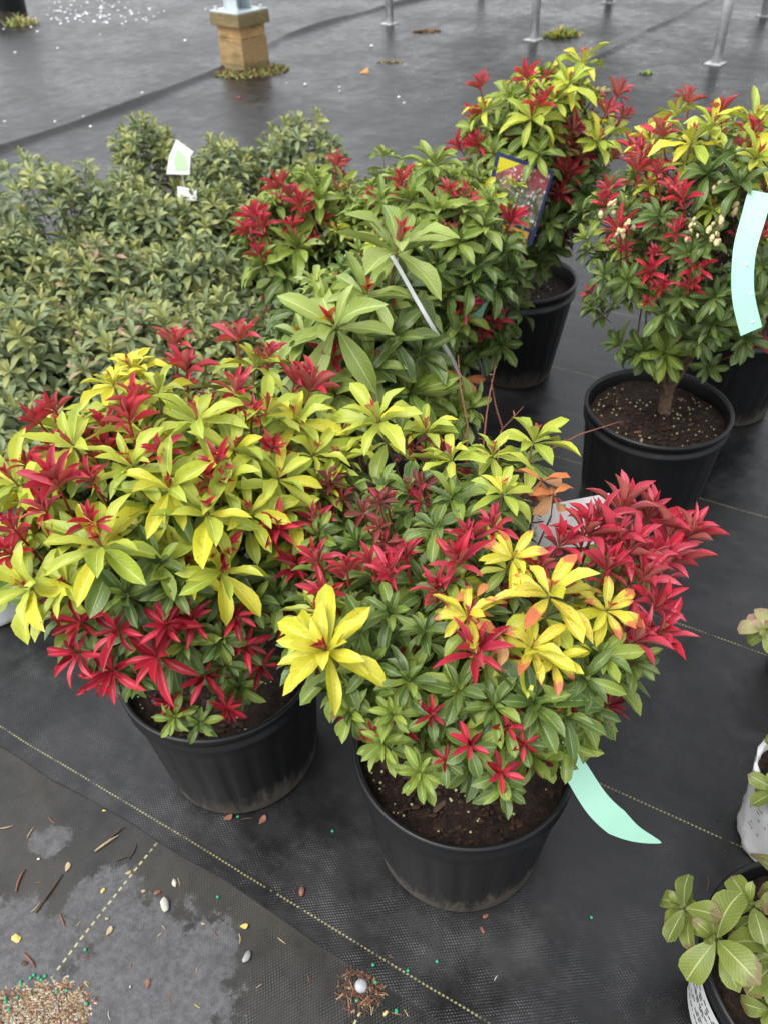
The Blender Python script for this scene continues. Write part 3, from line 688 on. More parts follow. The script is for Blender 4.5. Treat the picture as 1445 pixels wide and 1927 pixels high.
# ------------------------------------------------------------------ key rosettes (world millimetres: kind, x, y, z, leaf length)
KEYS = {
 'P1': """Z,-63,496,694,64 R,240,642,724,42 R,270,606,707,45 R,320,628,670,44 R,289,551,678,41 R,372,682,656,43 R,287,604,693,42 R,238,576,715,38 R,283,685,700,54 R,329,707,660,56 R,351,686,651,50 R,253,615,716,49 R,352,660,630,47 R,280,576,691,45 R,254,504,680,41 R,284,521,670,42 R,222,620,725,42 R,188,598,732,38 R,75,568,740,43 R,83,472,713,44 R,51,548,724,31 R,117,613,746,34 R,90,603,741,35 R,159,565,731,33 T,161,515,744,55 T,223,519,715,42 T,138,472,718,41 T,131,566,749,39 T,79,505,732,43 T,161,470,700,37 O,107,483,732,31 O,90,526,736,27 O,188,703,740,42 O,198,682,736,34 Y,201,819,708,54 Y,140,779,719,45 Y,136,668,750,44 Y,-2,845,734,65 Y,88,767,725,47 Y,61,854,707,43 Y,-71,808,672,43 Y,-56,826,685,47 B,-48,754,689,23 B,-14,677,726,19 B,45,832,693,22 B,44,681,742,20 B,6,625,733,18 R,80,826,696,26 R,-78,632,689,31 R,-82,708,679,30 R,4,570,727,33 R,-16,594,719,27 R,-69,584,686,30 R,22,592,731,24 R,-43,601,705,26 g,38,439,662,19 g,113,424,659,20 g,74,412,648,22 g,51,408,628,15 g,104,394,625,23 g,-22,444,627,14 g,177,441,663,18 g,129,416,640,16 G,3,535,706,37 G,63,559,726,32 G,18,468,677,36 G,66,456,677,34 G,138,439,673,48 G,192,464,679,43 G,212,485,685,38 G,171,435,659,41 L,-10,433,623,30 L,25,407,608,31 L,1,450,649,27 G,107,391,604,33 G,-44,467,631,34 G,-23,532,690,34 G,37,511,703,33 G,101,441,668,37 G,-54,493,643,40 G,-19,497,672,37 G,-81,689,677,39 G,31,697,733,44 G,79,674,742,41 G,0,730,715,39 G,254,492,660,33 G,57,627,737,36""",
 'P2': """R,-286,983,783,36 R,-258,913,784,40 R,-198,996,780,40 R,-158,994,751,31 R,-186,858,779,39 R,-123,975,718,41 R,-101,964,710,50 R,-163,819,766,30 R,-137,778,744,29 R,-306,787,789,46 R,-304,830,790,35 R,-456,865,742,34 R,-432,871,755,30 R,-442,773,740,28 R,-383,712,753,48 R,-343,714,760,28 R,-260,734,778,31 R,-195,730,759,38 R,-207,712,748,35 R,-333,663,737,33 R,-448,698,699,35 R,-458,684,673,35 R,-192,656,692,31 R,-132,692,689,38 R,-90,725,662,33 R,-113,675,635,36 R,-403,700,725,38 r,-276,581,592,52 r,-318,596,626,41 r,-364,608,629,37 r,-381,604,579,42 r,-261,599,628,39 r,-233,608,627,33 r,-184,620,614,30 r,-181,614,564,33 r,-236,601,526,35 r,-297,614,453,26 r,-224,610,442,29 r,-345,595,552,42 r,-135,645,576,31 r,-172,639,493,30 r,-378,615,513,34 Z,-350,884,782,44 Z,-337,933,773,48 Y,-226,795,780,61 Y,-250,699,751,61 Y,-182,766,753,56 Y,-131,749,720,57 Y,-325,643,717,66 Y,-207,678,727,65 Y,-194,637,674,55 Y,-375,769,767,55 Y,-426,644,653,60 Y,-456,756,723,64 Y,-181,998,735,55 Y,-192,720,738,54 Y,-150,848,750,60 Y,-112,862,724,60 Y,-285,859,785,48 Y,-298,734,761,57 Y,-163,701,706,54 Y,-91,818,702,57 Y,-375,634,668,50 Y,-121,727,689,47 Y,-84,773,675,46 Y,-61,940,637,61 G,-247,602,591,39 G,-208,610,583,37 G,-211,644,443,38 L,-290,597,445,28 G,-257,592,438,31 G,-318,598,532,34 G,-139,655,612,40 G,-251,628,658,44 G,-306,621,659,50 G,-163,641,619,39 G,-212,610,536,34 G,-266,645,686,44""",
 'P3': """R,599,1566,922,34 R,629,1477,922,38 R,660,1403,906,40 R,489,1455,838,45 R,503,1491,856,37 R,459,1504,789,37 R,450,1489,768,35 R,459,1405,745,50 R,529,1375,830,32 R,544,1348,821,39 R,534,1331,772,34 R,506,1338,697,37 R,568,1294,716,40 R,530,1322,674,27 R,568,1299,679,31 R,661,1304,814,38 R,666,1290,778,31 R,538,1497,885,39 R,514,1422,843,32 R,764,1362,522,34 R,471,1390,721,22 g,453,1501,581,29 R,509,1345,730,21 R,517,1346,633,20 R,514,1580,841,35 Y,561,1418,894,61 Y,584,1574,899,50 Y,523,1514,870,46 Y,672,1440,920,56 Y,660,1371,880,55 Y,608,1454,910,47 M,584,1371,857,52 M,630,1340,847,55 M,611,1384,878,46 M,473,1423,778,45 M,514,1368,787,42 M,585,1311,768,43 M,563,1310,741,43 M,481,1376,664,47 M,546,1325,621,50 M,611,1286,669,44 M,562,1308,661,43 M,454,1426,653,38 M,463,1488,553,43 M,558,1420,486,51 L,598,1404,487,64 M,629,1296,610,44 M,657,1281,669,38 M,618,1320,564,41 M,710,1317,562,45 M,677,1367,474,39 M,516,1436,492,47 M,679,1283,728,41 M,700,1284,656,43 C,472,1437,800,24 C,479,1394,774,23 C,597,1314,799,24 C,627,1315,818,24 C,621,1350,857,20 C,567,1329,790,17""",
 'P4': """R,283,2130,829,45 R,380,2036,867,45 R,623,2107,803,48 R,582,2045,781,44 R,640,2102,755,38 R,406,1980,818,48 R,266,2074,776,42 R,271,2025,724,53 R,237,2092,698,46 R,369,1964,564,60 D,484,1950,666,55 D,467,1950,626,45 D,489,1978,764,49 D,514,1969,703,44 D,542,2041,503,51 D,569,2031,548,48 D,525,2071,462,50 R,608,2043,676,41 Y,527,2116,875,73 Y,477,2027,852,68 Y,387,1978,794,76 Y,289,2059,796,60 Y,553,1989,735,73 Y,442,1999,824,63 L,341,2038,830,59 L,269,2058,753,66 L,257,2049,631,69 L,406,1948,723,69 L,309,2002,713,58 Y,610,2065,733,59 M,544,1987,606,68 M,566,1997,654,61 M,453,1972,548,69 M,527,1997,549,64 M,483,2069,435,68 M,391,1964,607,59 M,624,2077,585,56 M,351,2012,522,56 M,456,2059,395,60""",
 'P5a': """R,-77,1896,727,55 R,-71,1898,702,38 R,-205,1781,725,62 R,-262,1754,673,63 R,-243,1731,658,60 R,-155,1746,696,55 R,-256,1715,598,51 R,-109,1745,662,34 R,-255,1750,470,41 R,-179,1722,658,45 R,-134,1715,623,41 R,-281,1755,637,49 R,-182,1769,712,48 L,-118,1775,696,72 L,-71,1834,685,69 L,-171,1704,616,72 L,-249,1714,578,74 L,-130,1832,724,56 L,-61,1786,641,74 M,-201,1699,557,69 M,-128,1710,549,69 M,-236,1725,493,64 L,-24,1886,639,64 M,-186,1723,478,64 L,-27,1853,588,65""",
 'P5b': """R,0,1629,748,24 R,64,1625,778,41 R,157,1599,763,35 R,190,1599,750,37 R,144,1545,705,32 R,186,1514,550,43 R,258,1570,490,43 R,294,1637,683,46 R,237,1570,463,36 L,133,1657,799,61 L,24,1612,748,57 L,78,1593,753,61 L,131,1570,737,65 L,186,1581,731,61 L,225,1574,699,66 L,173,1542,681,65 L,86,1557,712,61 L,240,1620,731,51 M,219,1540,634,67 M,267,1579,650,63 M,296,1591,596,58 M,257,1552,580,64 M,319,1642,482,64 M,196,1526,607,67 M,282,1627,437,65 M,240,1619,402,63 M,151,1513,579,67 M,128,1524,646,66 M,316,1618,546,48 M,288,1607,406,55 L,187,1522,524,58 M,142,1521,501,70 M,94,1513,582,67 M,189,1609,367,63 F,226,1531,572,25 O,203,1580,337,76""",
 'P6': """P,37,1230,801,107 P,-63,1119,728,104 P,-71,1108,611,93 L,52,1136,587,89 L,86,1177,548,81 L,134,1196,498,70 R,-75,1115,675,44 R,-54,1114,632,30 P,-14,1174,752,78 P,-138,1151,632,73 P,-10,1124,653,80 M,27,1146,688,71 P,-118,1152,692,62 M,72,1159,649,64 L,164,1198,509,59 M,-13,1125,578,74""",
}

def keys(n):
    out = []
    for it in KEYS[n].split():
        t, x, y, z, l = it.split(','); out.append((t, int(x) / 1000, int(y) / 1000, int(z) / 1000, int(l) / 1000))
    return out
def pick(*opts):
    return lambda z: rng.choice(opts[0] if z > .35 else (opts[1] if z > -.05 else opts[2]))

p1 = potted('potted_shrub', (.107, .641, 0), .34, .288, .83, 'pieris with scorched yellow rosettes and a bank of rose red leaves, in black pot', group=None, soil_z=.245, crumbs=650, seed=11)
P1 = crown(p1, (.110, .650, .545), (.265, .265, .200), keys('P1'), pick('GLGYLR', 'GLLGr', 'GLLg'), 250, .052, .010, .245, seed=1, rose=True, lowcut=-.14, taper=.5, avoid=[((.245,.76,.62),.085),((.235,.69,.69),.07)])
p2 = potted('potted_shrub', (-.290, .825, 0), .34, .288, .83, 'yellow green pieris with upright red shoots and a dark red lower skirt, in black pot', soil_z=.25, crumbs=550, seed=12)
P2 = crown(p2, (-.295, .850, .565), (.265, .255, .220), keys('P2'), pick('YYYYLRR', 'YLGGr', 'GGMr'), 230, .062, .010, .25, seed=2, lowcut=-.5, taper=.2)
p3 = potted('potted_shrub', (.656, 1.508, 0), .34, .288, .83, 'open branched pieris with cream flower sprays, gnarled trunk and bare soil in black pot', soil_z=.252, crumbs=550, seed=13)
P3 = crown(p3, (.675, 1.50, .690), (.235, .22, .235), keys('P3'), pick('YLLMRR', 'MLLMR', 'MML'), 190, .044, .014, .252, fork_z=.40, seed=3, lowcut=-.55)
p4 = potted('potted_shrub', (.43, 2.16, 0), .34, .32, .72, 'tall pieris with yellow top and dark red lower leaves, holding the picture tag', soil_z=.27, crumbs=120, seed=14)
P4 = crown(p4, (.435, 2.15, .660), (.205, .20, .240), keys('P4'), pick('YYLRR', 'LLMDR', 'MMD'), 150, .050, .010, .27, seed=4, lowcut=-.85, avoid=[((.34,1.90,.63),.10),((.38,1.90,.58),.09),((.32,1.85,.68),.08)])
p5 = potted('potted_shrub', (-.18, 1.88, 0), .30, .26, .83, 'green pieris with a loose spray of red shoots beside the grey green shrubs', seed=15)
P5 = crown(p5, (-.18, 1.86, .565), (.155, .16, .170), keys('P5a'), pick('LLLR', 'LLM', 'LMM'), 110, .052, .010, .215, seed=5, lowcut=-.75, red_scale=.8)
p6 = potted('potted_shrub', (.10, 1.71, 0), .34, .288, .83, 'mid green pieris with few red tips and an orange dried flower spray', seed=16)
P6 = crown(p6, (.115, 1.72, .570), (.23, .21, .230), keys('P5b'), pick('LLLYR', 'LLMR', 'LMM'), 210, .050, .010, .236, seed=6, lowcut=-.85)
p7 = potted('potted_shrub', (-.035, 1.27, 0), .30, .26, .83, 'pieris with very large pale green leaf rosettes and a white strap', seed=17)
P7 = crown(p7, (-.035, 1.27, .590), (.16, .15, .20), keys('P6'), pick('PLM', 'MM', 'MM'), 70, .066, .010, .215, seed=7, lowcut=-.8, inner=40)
p8 = potted('potted_shrub', (1.02, 1.93, 0), .34, .30, .80, 'green and yellow pieris half hidden behind the flowering pieris', seed=18)
P8 = crown(p8, (1.0, 1.88, .66), (.22, .22, .22), [], pick('YLLR', 'LMM', 'MM'), 150, .055, .010, .246, seed=8, lowcut=-.8)

# ------------------------------------------------------------------ block of small grey green shrubs
GREEN = [(-.84, 3.10, .56, 'row end by the fabric fold, with the tallest shoots'), (-.56, 3.04, .46, 'in the back row beside the house shaped tag'), (-.28, 3.10, .53, 'in the back row, at the corner nearest the timber block'),
         (-1.06, 2.74, .49, 'in the second row, at its outer end'), (-.80, 2.66, .44, 'in the second row, between two others'), (-.53, 2.66, .42, 'in the second row, behind the small blank tag'), (-.26, 2.70, .43, 'in the second row, behind the red shoot spray'),
         (-1.12, 2.32, .45, 'in the third row, at its outer end'), (-.84, 2.26, .42, 'in the third row, with pale yellow tips'), (-.56, 2.22, .43, 'in the third row, next to the red shoot spray'),
         (-.93, 1.90, .44, 'in the fourth row, at its outer end'), (-.66, 1.84, .42, 'in the front row with mottled beige leaves'), (-.42, 1.88, .40, 'in the front row, tucked against the red shoot spray'),
         (-.86, 1.46, .40, 'standing foremost, behind the yellow green pieris'), (-1.36, 2.52, .44, 'on the outer flank of the block')]
def green_shrub(i, x, y, top, where):
    global rng
    rng = random.Random(900 + i)
    root = potted('potted_shrub', (x, y, 0), .24, .20, .80, 'low grey green shrub ' + where, 'shrub', 'grey green shrubs in a block', seed=30 + i)
    P = Plant(root); P.max_leaves = 130; P.max_shoots = 0
    mott = i in (8, 11)
    cen = Vector((0, 0, .22)); rx = rng.uniform(.150, .175); rz = top - .22
    P.limbs((0, 0, .165), [cen + Vector((.6 * rx * math.cos(k * 1.05), .6 * rx * math.sin(k * 1.05), rz * .25)) for k in range(6)] + [cen + Vector((0, 0, rz * .5))], .006, (0, 0, .21))
    lump_ = [(rng.uniform(0, 6.28), rng.uniform(0, .9), rng.uniform(-.28, .30)) for _ in range(7)]
    N = 74
    for k in range(N):
        z = 1 - 1.25 * (k + .5) / N; a = k * 2.39996 + rng.gauss(0, .15); q = math.sqrt(max(0, 1 - z * z))
        s = rng.uniform(.85, 1.04)
        for la, lz, am in lump_: s += am * max(0, math.cos(a - la)) ** 2 * max(0, 1 - abs(z - lz) * 1.6)
        p = cen + Vector((q * math.cos(a) * rx, q * math.sin(a) * rx, z * rz)) * s
        ax = (Vector((q * math.cos(a), q * math.sin(a), z)) * .55 + Vector((rng.gauss(0, .15), rng.gauss(0, .15), .8))).normalized()
        L = rng.uniform(.044, .060)
        young = rng.random() < (.16 if z > .3 else .05)
        m = ['greylight'] if young else (['mottled', 'mottled', 'grey'] if mott and rng.random() < .30 else ['grey', 'grey', 'grey', 'greylight'])
        P.whorl(p, ax, 5, 60, 92, L, .33, m, 'small', droop=.05); P.whorl(p + ax * L * .1, ax, 4, 22, 52, L * .85, .30, m, 'small')
        P.whorl(p - ax * L * .55, ax, 4, 72, 104, L, .36, 'grey', 'small', droop=.1); P.whorl(p - ax * L * 1.1, ax, 4, 72, 104, L, .36, 'grey', 'small', droop=.1)
        if rng.random() < .25:
            P.whorl(p + ax * L * .5, ax, 4, 15, 50, L * .75, .30, ['greylight', 'greylight'], 'small'); 
        tube(P.stem, [p - ax * L * 2.2, p], [.0015, .0012], 4, False)
    return root
for i, gdef in enumerate(GREEN): green_shrub(i, *gdef)

# ------------------------------------------------------------------ broad leaved plants at the right edge
def broad_plant(root, z0, shoots, seed, Lr=(.05, .075), mats=('broad',)):
    global rng
    rng = random.Random(seed)
    P = Plant(root); P.max_leaves = 120; o = Vector(root.location)
    P.hubs = [Vector((0, 0, z0 + .02))]
    for (x, y, z, L) in shoots:
        p = Vector((x, y, z)) - o
        b = Vector((p.x * .2, p.y * .2, z0)); mid = b.lerp(p, .5) + Vector((0, 0, .02))
        tube(P.stem, [b, mid, p], [.004, .0032, .0022], 6, False)
        ax = (p - mid).normalized() * .7 + Vector((0, 0, .6)); ax.normalize()
        P.whorl(p, ax, 4, 60, 95, L, .56, mats, 'round', droop=.1); P.whorl(p - ax * L * .35, ax, 4, 75, 105, L * .9, .56, mats, 'round', droop=.15)
        P.whorl(p + ax * .01, ax, 3, 15, 45, L * .5, .5, mats, 'round')
    return P
b1 = potted('potted_plant', (.532, .330, 0), .29, .22, .80, 'broad leaved plant in a black pot with a white barcode label', 'plant', soil_z=.185, crumbs=120, seed=51)
broad_plant(b1, .19, [(.388, .350, .285, .064), (.360, .388, .285, .048), (.445, .385, .290, .056), (.460, .330, .265, .055), (.445, .285, .235, .045), (.50, .40, .31, .06), (.52, .32, .33, .06), (.60, .34, .34, .06), (.48, .24, .27, .05)], 51)
def sleeve(root, D, h, br, z0, z1, mat, a0=0, a1=2 * math.pi, off=.0025, wave=0.0, name='label'):
    bm = bmesh.new(); n = 40; rows = []
    for j in range(7):
        z = z0 + (z1 - z0) * j / 6
        rr = D / 2 * (br + (.955 - br) * min(1, z / (h * .86))) + off
        rows.append([bm.verts.new(((rr + wave * math.sin(7 * a0 + 19 * k / n * 3 + j)) * math.cos(a0 + (a1 - a0) * k / n), (rr + wave * math.sin(k * 1.3 + j)) * math.sin(a0 + (a1 - a0) * k / n), z)) for k in range(n + 1)])
    for a, b in zip(rows, rows[1:]):
        for k in range(n): bm.faces.new((a[k], a[k + 1], b[k + 1], b[k]))
    return bm_obj(name, bm, mat, root, smooth=True)
def print_lines(root, D, h, br, zs, a0, a1, mat, off=.0034, gap=.35, hgt=.0035, seed=3):
    rn = random.Random(seed)
    bm = bmesh.new()
    for z in zs:
        a = a0
        while a < a1:
            da = rn.uniform(.02, .09)
            if rn.random() > gap:
                v = []
                for aa, zz in ((a, z), (a + da * .8, z), (a + da * .8, z + hgt), (a, z + hgt)):
                    rr = D / 2 * (br + (.955 - br) * min(1, zz / (h * .86))) + off; v.append(bm.verts.new((rr * math.cos(aa), rr * math.sin(aa), zz)))
                bm.faces.new(v)
            a += da
    return bm_obj('printing', bm, mat, root)
sl = sleeve(b1, .29, .22, .80, .03, .17, M_WHITE, R(160), R(245)); print_lines(sl, .29, .22, .80, [.15, .141, .132, .118, .11, .09, .08, .06], R(158), R(205), M_BLACKPRINT)
b2 = empty('potted_plant', (.665, .60, 0), 'leafy plant in a white printed pot beside the fabric stripe', 'plant')
WP = {}
def white_pot(root, D, h, br):
    bm = bmesh.new(); r1, r0 = D / 2, D / 2 * br
    lathe(bm, [(.001, .003), (r0 * .95, .003), (r0, .006), (r0 * 1.01, .02)] + [(r0 + (r1 - r0) * k / 5, .02 + (h - .03) * k / 5) for k in range(1, 6)] + [(r1 * 1.03, h - .008), (r1 * 1.035, h - .002), (r1 * 1.0, h), (r1 * .96, h - .004), (r1 * .9, h * .6)], 64,
          lambda i, a: .0016 * math.sin(a * 9 + i * 1.3) + .0012 * math.sin(a * 17 - i * 2.1))
    o = bm_obj('pot', bm, M_WHITE, root, smooth=True)
    mesh_obj('soil', soil_mesh(D / 2 * .95, 5), root, (0, 0, h * .86)); return o
wp = white_pot(b2, .19, .19, .82); print_lines(wp, .20, .19, .82, [.15, .14, .125, .10, .09], R(165), R(235), M_BLACKPRINT, off=.003, gap=.6, hgt=.0025)
broad_plant(b2, .16, [(.575, .575, .22, .05), (.60, .54, .23, .045), (.64, .60, .27, .05), (.68, .62, .28, .05), (.62, .65, .26, .05)], 52)
b3 = potted('potted_plant', (.86, .93, 0), .22, .20, .80, 'reddish tinged plant reaching in from beyond the black fabric stripe', 'plant', seed=53)
broad_plant(b3, .165, [(.632, .822, .295, .046), (.72, .88, .30, .05), (.78, .86, .31, .05), (.86, .93, .34, .05)], 53, mats=('broad', 'mottled'))
# white printed pot half behind the yellow green pieris
b4 = empty('potted_plant', (-.905, 1.235, 0), 'low plant in a white pot with green leaf print and curved lettering', 'plant')
wp4 = white_pot(b4, .21, .20, .84)
sl4 = sleeve(wp4, .214, .20, .84, .105, .178, M_GREENPRINT, R(-75), R(35), off=.0065, name='leaf_print')
tc = bpy.data.curves.new('lettering', 'FONT'); tc.body = 'ONCEP'; tc.size = .026; tc.align_x = 'CENTER'
to = bpy.data.objects.new('lettering_source', tc); COL.objects.link(to)
dg = bpy.context.evaluated_depsgraph_get(); tm = bpy.data.meshes.new_from_object(to.evaluated_get(dg)); bpy.data.objects.remove(to)
for v in tm.vertices:
    zz = .062 + v.co.y; rr = .107 * (.84 + .13 * min(1, zz / .17)) + .0075; aa = R(-32) + v.co.x / rr
    v.co = Vector((rr * math.cos(aa), rr * math.sin(aa), zz))
tm.materials.clear(); tm.materials.append(M_PALEGREENPRINT); mesh_obj('lettering', tm, wp4)
broad_plant(b4, .17, [(-.92, 1.25, .25, .04), (-.95, 1.22, .24, .04), (-.90, 1.29, .25, .04)], 54)

finish_plants()

# ------------------------------------------------------------------ ribbons, straps, tags
def ribbon(name, pts, width, side, mat, label, cat, twist=0, th=.0006, taper=False):
    P = [Vector(p) for p in pts]; n = 90; rows = []
    def cr(t):
        s = t * (len(P) - 1); i = min(int(s), len(P) - 2); f = s - i
        p0, p1, p2, p3 = P[max(i - 1, 0)], P[i], P[i + 1], P[min(i + 2, len(P) - 1)]
        return .5 * ((2 * p1) + (p2 - p0) * f + (2 * p0 - 5 * p1 + 4 * p2 - p3) * f * f + (3 * p1 - p0 - 3 * p2 + p3) * f ** 3)
    bm = bmesh.new(); side = Vector(side).normalized()
    for k in range(n + 1):
        t = k / n; p = cr(t); d = (cr(min(1, t + .02)) - cr(max(0, t - .02))).normalized()
        x = (side - d * side.dot(d)).normalized(); x = Matrix.Rotation(twist * t, 3, d) @ x
        nn = d.cross(x)
        wd = width / 2 * (min(1, (1 - t) / .30 + .04) if taper else 1)
        rows.append([bm.verts.new(p + x * wd * f + nn * th * g) for f, g in ((-1, -.5), (1, -.5), (1, .5), (-1, .5))])
    for a, b in zip(rows, rows[1:]):
        for j in range(4): bm.faces.new((a[j], b[j], b[(j + 1) % 4], a[(j + 1) % 4]))
    bm.faces.new(rows[0]); bm.faces.new(rows[-1][::-1])
    bmesh.ops.recalc_face_normals(bm, faces=bm.faces)
    o = bm_obj(name, bm, mat); return tag(o, label, cat)
ribbon('plant_ribbon', [(.190, .650, .40), (.225, .587, .375), (.250, .547, .345), (.281, .516, .305), (.325, .500, .265), (.373, .496, .235)], .038, (.62, .45, -.25), M_MINT, 'mint green ribbon curling over the pot rim of the red and yellow pieris', 'ribbon', twist=.8, taper=True)
r3 = ribbon('plant_ribbon', [(.650, 1.300, .850), (.618, 1.235, .838), (.592, 1.180, .800), (.592, 1.145, .745), (.612, 1.122, .690)], .038, (1, .12, .0), M_MINT, 'mint green ribbon with water drops hanging on the flowering pieris', 'ribbon')
bm = bmesh.new()
for q in ((.597, 1.166, .77), (.606, 1.150, .745), (.600, 1.138, .715), (.612, 1.131, .705), (.594, 1.170, .785)): lump(bm, (q[0], q[1] - .004, q[2]), (.0028, .002, .003), 2, .02)
glass = NT('water'); gb = glass.pbsdf((.9, .98, .95), .05, .6); M_DROP = glass.done(gb)
bm_obj('water_drop', bm, M_DROP, r3, kind='stuff', smooth=True)
ribbon('plant_ribbon', [(.262, 1.60, .60), (.245, 1.56, .585), (.225, 1.545, .55), (.215, 1.55, .51)], .036, (1, -.1, .2), M_MINT, 'mint green ribbon buried in the mid green pieris leaves', 'ribbon')
ribbon('plant_strap', [(.030, 1.222, .800), (.040, 1.200, .790), (.085, 1.165, .715), (.130, 1.20, .62), (.163, 1.262, .52)], .0065, (1, .3, .4), M_WHITE, 'narrow white strap slanting down from the large pale green rosette', 'strap')
def card(name, corners, th, mat, label, cat):
    c = [Vector(p) for p in corners]   # four corners, counter-clockwise from the front
    n = (c[1] - c[0]).cross(c[3] - c[0]).normalized(); bm = bmesh.new()
    f = [bm.verts.new(p) for p in c]; b = [bm.verts.new(p - n * th) for p in c]
    bm.faces.new(f); bm.faces.new(b[::-1])
    for i in range(4): bm.faces.new((f[i], b[i], b[(i + 1) % 4], f[(i + 1) % 4]))
    o = bm_obj(name, bm, mat); tag(o, label, cat) if label else None
    return o, c, n
def on_card(c, n, quad, mat, parent, name, off=.0008, th=.0006):
    def pt(u, v): return c[0].lerp(c[1], u).lerp(c[3].lerp(c[2], u), v) + n * off
    bm = bmesh.new(); f = [bm.verts.new(pt(u, v)) for u, v in quad]; bm.faces.new(f)
    bm.normal_update()
    o = bm_obj(name, bm, mat, parent)
    uvl = o.data.uv_layers.new(name='UVMap')
    for li, (u, v) in zip(o.data.loops, [quad[l.vertex_index] for l in o.data.loops]): uvl.data[li.index].uv = (u, v)
    return o
def picture_mat():
    t = NT('flower_picture')
    uv = t.n('ShaderNodeUVMap', uv_map='UVMap').outputs[0]
    sp = t.n('ShaderNodeSeparateXYZ'); t.set(sp.inputs[0], uv)
    vo = t.n('ShaderNodeTexVoronoi'); t.set(vo.inputs['Vector'], uv); vo.inputs['Scale'].default_value = 17
    nz = t.noise(uv, 5, 4, .6)
    base = t.mix(t.ss(nz, .4, .62), (.09, .11, .06), (.30, .27, .24))
    base = t.mix(t.math('MULTIPLY', t.ss(t.math('ADD', sp.outputs[1], t.math('MULTIPLY_ADD', nz, .5, -.25)), .62, .8), .85), base, (.50, .10, .13))
    dots = t.math('MULTIPLY', t.math('SUBTRACT', 1.0, t.ss(vo.outputs['Distance'], .28, .42)), t.ss(t.noise(uv, 3.2, 2, .5), .38, .52))
    return t.done(t.pbsdf(t.mix(dots, base, (.78, .74, .70)), .25, .5))
M_PICTURE = picture_mat()
tg, tcn, tn = card('plant_tag', [(.265, 1.905, .568), (.403, 1.905, .518), (.445, 1.925, .692), (.303, 1.925, .743)], .0012, M_BLUE, 'large picture tag with navy border and white blossom photo on the tall pieris', 'tag')
on_card(tcn, tn, [(.06, .20), (.95, .20), (.95, .95), (.06, .95)], M_PICTURE, tg, 'flower_photo')
on_card(tcn, tn, [(.06, .74), (.42, .95), (.06, .95)], M_YELLOWPRINT, tg, 'corner_flash', .0014)
on_card(tcn, tn, [(.40, .02), (.88, .02), (.88, .16), (.40, .16)], M_ORANGEPRINT, tg, 'price_patch', .0014)
on_card(tcn, tn, [(.02, .10), (.14, .10), (.14, .19), (.02, .19)], M_WHITE, tg, 'round_logo', .0014)
t1, c1, n1 = card('plant_tag', [(.198, .790, .544), (.299, .790, .539), (.316, .815, .619), (.209, .815, .598)], .0006, M_WHITE, 'white care tag with barcode and punched hole behind the red leaves', 'tag')
bars = []
rb = random.Random(4); u = .10
bm = bmesh.new()
def cpt(c, n, u, v, off=.0007): return c[0].lerp(c[1], u).lerp(c[3].lerp(c[2], u), v) + n * off
while u < .34:
    w0 = rb.choice((.006, .010, .014)); bm.faces.new([bm.verts.new(cpt(c1, n1, a, b)) for a, b in ((u, .32), (u + w0, .32), (u + w0, .50), (u, .50))]); u += w0 + rb.choice((.006, .010))
bm_obj('barcode', bm, M_BLACKPRINT, t1)
on_card(c1, n1, [(.05, .60), (.95, .60), (.95, .635), (.05, .635)], M_BLACKPRINT, t1, 'black_rule')
bm = bmesh.new(); hc = cpt(c1, n1, .42, .90, .0008); ex = (c1[1] - c1[0]).normalized(); ey = (c1[3] - c1[0]).normalized()
bm.faces.new([bm.verts.new(hc + ex * .0045 * math.cos(a * .5236) + ey * .0032 * math.sin(a * .5236)) for a in range(12)]); bm_obj('punched_hole', bm, LM['green'], t1)
for cx, cy, cz, s, lab in ((-.670, 2.88, .475, .92, 'house shaped white tag with pale green print among the grey green shrubs'), (-.615, 2.66, .435, .7, 'small blank white tag tilted between grey green shrubs')):
    o = empty('plant_tag', (cx, cy, cz - .12), lab, 'tag')
    bm = bmesh.new()
    if s == .92: prof = [(-.055, -.05), (.035, -.055), (.045, .005), (.060, .02), (.0, .062), (-.035, .01)]
    else: prof = [(-.045, -.03), (.045, -.04), (.050, .005), (-.040, .022)]
    f = [bm.verts.new((x * s, y * .35, .12 + y * s)) for x, y in prof]; b = [bm.verts.new((x * s, y * .35 + .001, .1195 + y * s)) for x, y in prof]
    bm.faces.new(f); bm.faces.new(b[::-1])
    for i in range(len(prof)): bm.faces.new((f[i], b[i], b[(i + 1) % len(prof)], f[(i + 1) % len(prof)]))
    bm_obj('card', bm, M_WHITE, o)
    bm = bmesh.new(); bm.faces.new([bm.verts.new((x * s, y * .35 - .001, .1206 + y * s)) for x, y in ((-.02, -.04), (.03, -.04), (.028, .005), (.0, .03), (-.018, .0))] if s == .92 else [bm.verts.new((x * s, y * .35 - .001, .1206 + y * s)) for x, y in ((-.03, -.028), (-.005, -.03), (-.005, -.012), (-.03, -.01))])
    bm_obj('green_print', bm, M_PALEGREENPRINT, o)
    bm = bmesh.new(); tube(bm, [(0, .004, .0), (0, .003, .08)], .003, 6); bm_obj('stake', bm, M_WHITE, o)
# bare twigs of last year's flowers behind the front shrub
for pts in ([(.140, .86, .62), (.153, .918, .69), (.159, .935, .72), (.166, .947, .752)], [(.120, .86, .62), (.125, .907, .68), (.117, .94, .72), (.114, .963, .762)],
            [(.165, .87, .62), (.176, .918, .66), (.205, .918, .70)], [(.178, .918, .662), (.166, .925, .70), (.158, .93, .74)], [(.190, .83, .63), (.222, .857, .66), (.285, .89, .668), (.347, .923, .662)]):
    bm = bmesh.new(); l = [Vector(p) - p1.location for p in pts]; tube(bm, l, [.0015] + [.0012] * (len(l) - 2) + [.0006], 5)
    for k in range(1, len(l)):
        q = l[k - 1].lerp(l[k], .6); tube(bm, [q, q + Vector((rng.gauss(0, .005), rng.gauss(0, .003), .004))], [.0009, .0013], 5)
    bm_obj('twig', bm, M_TWIG, p1)
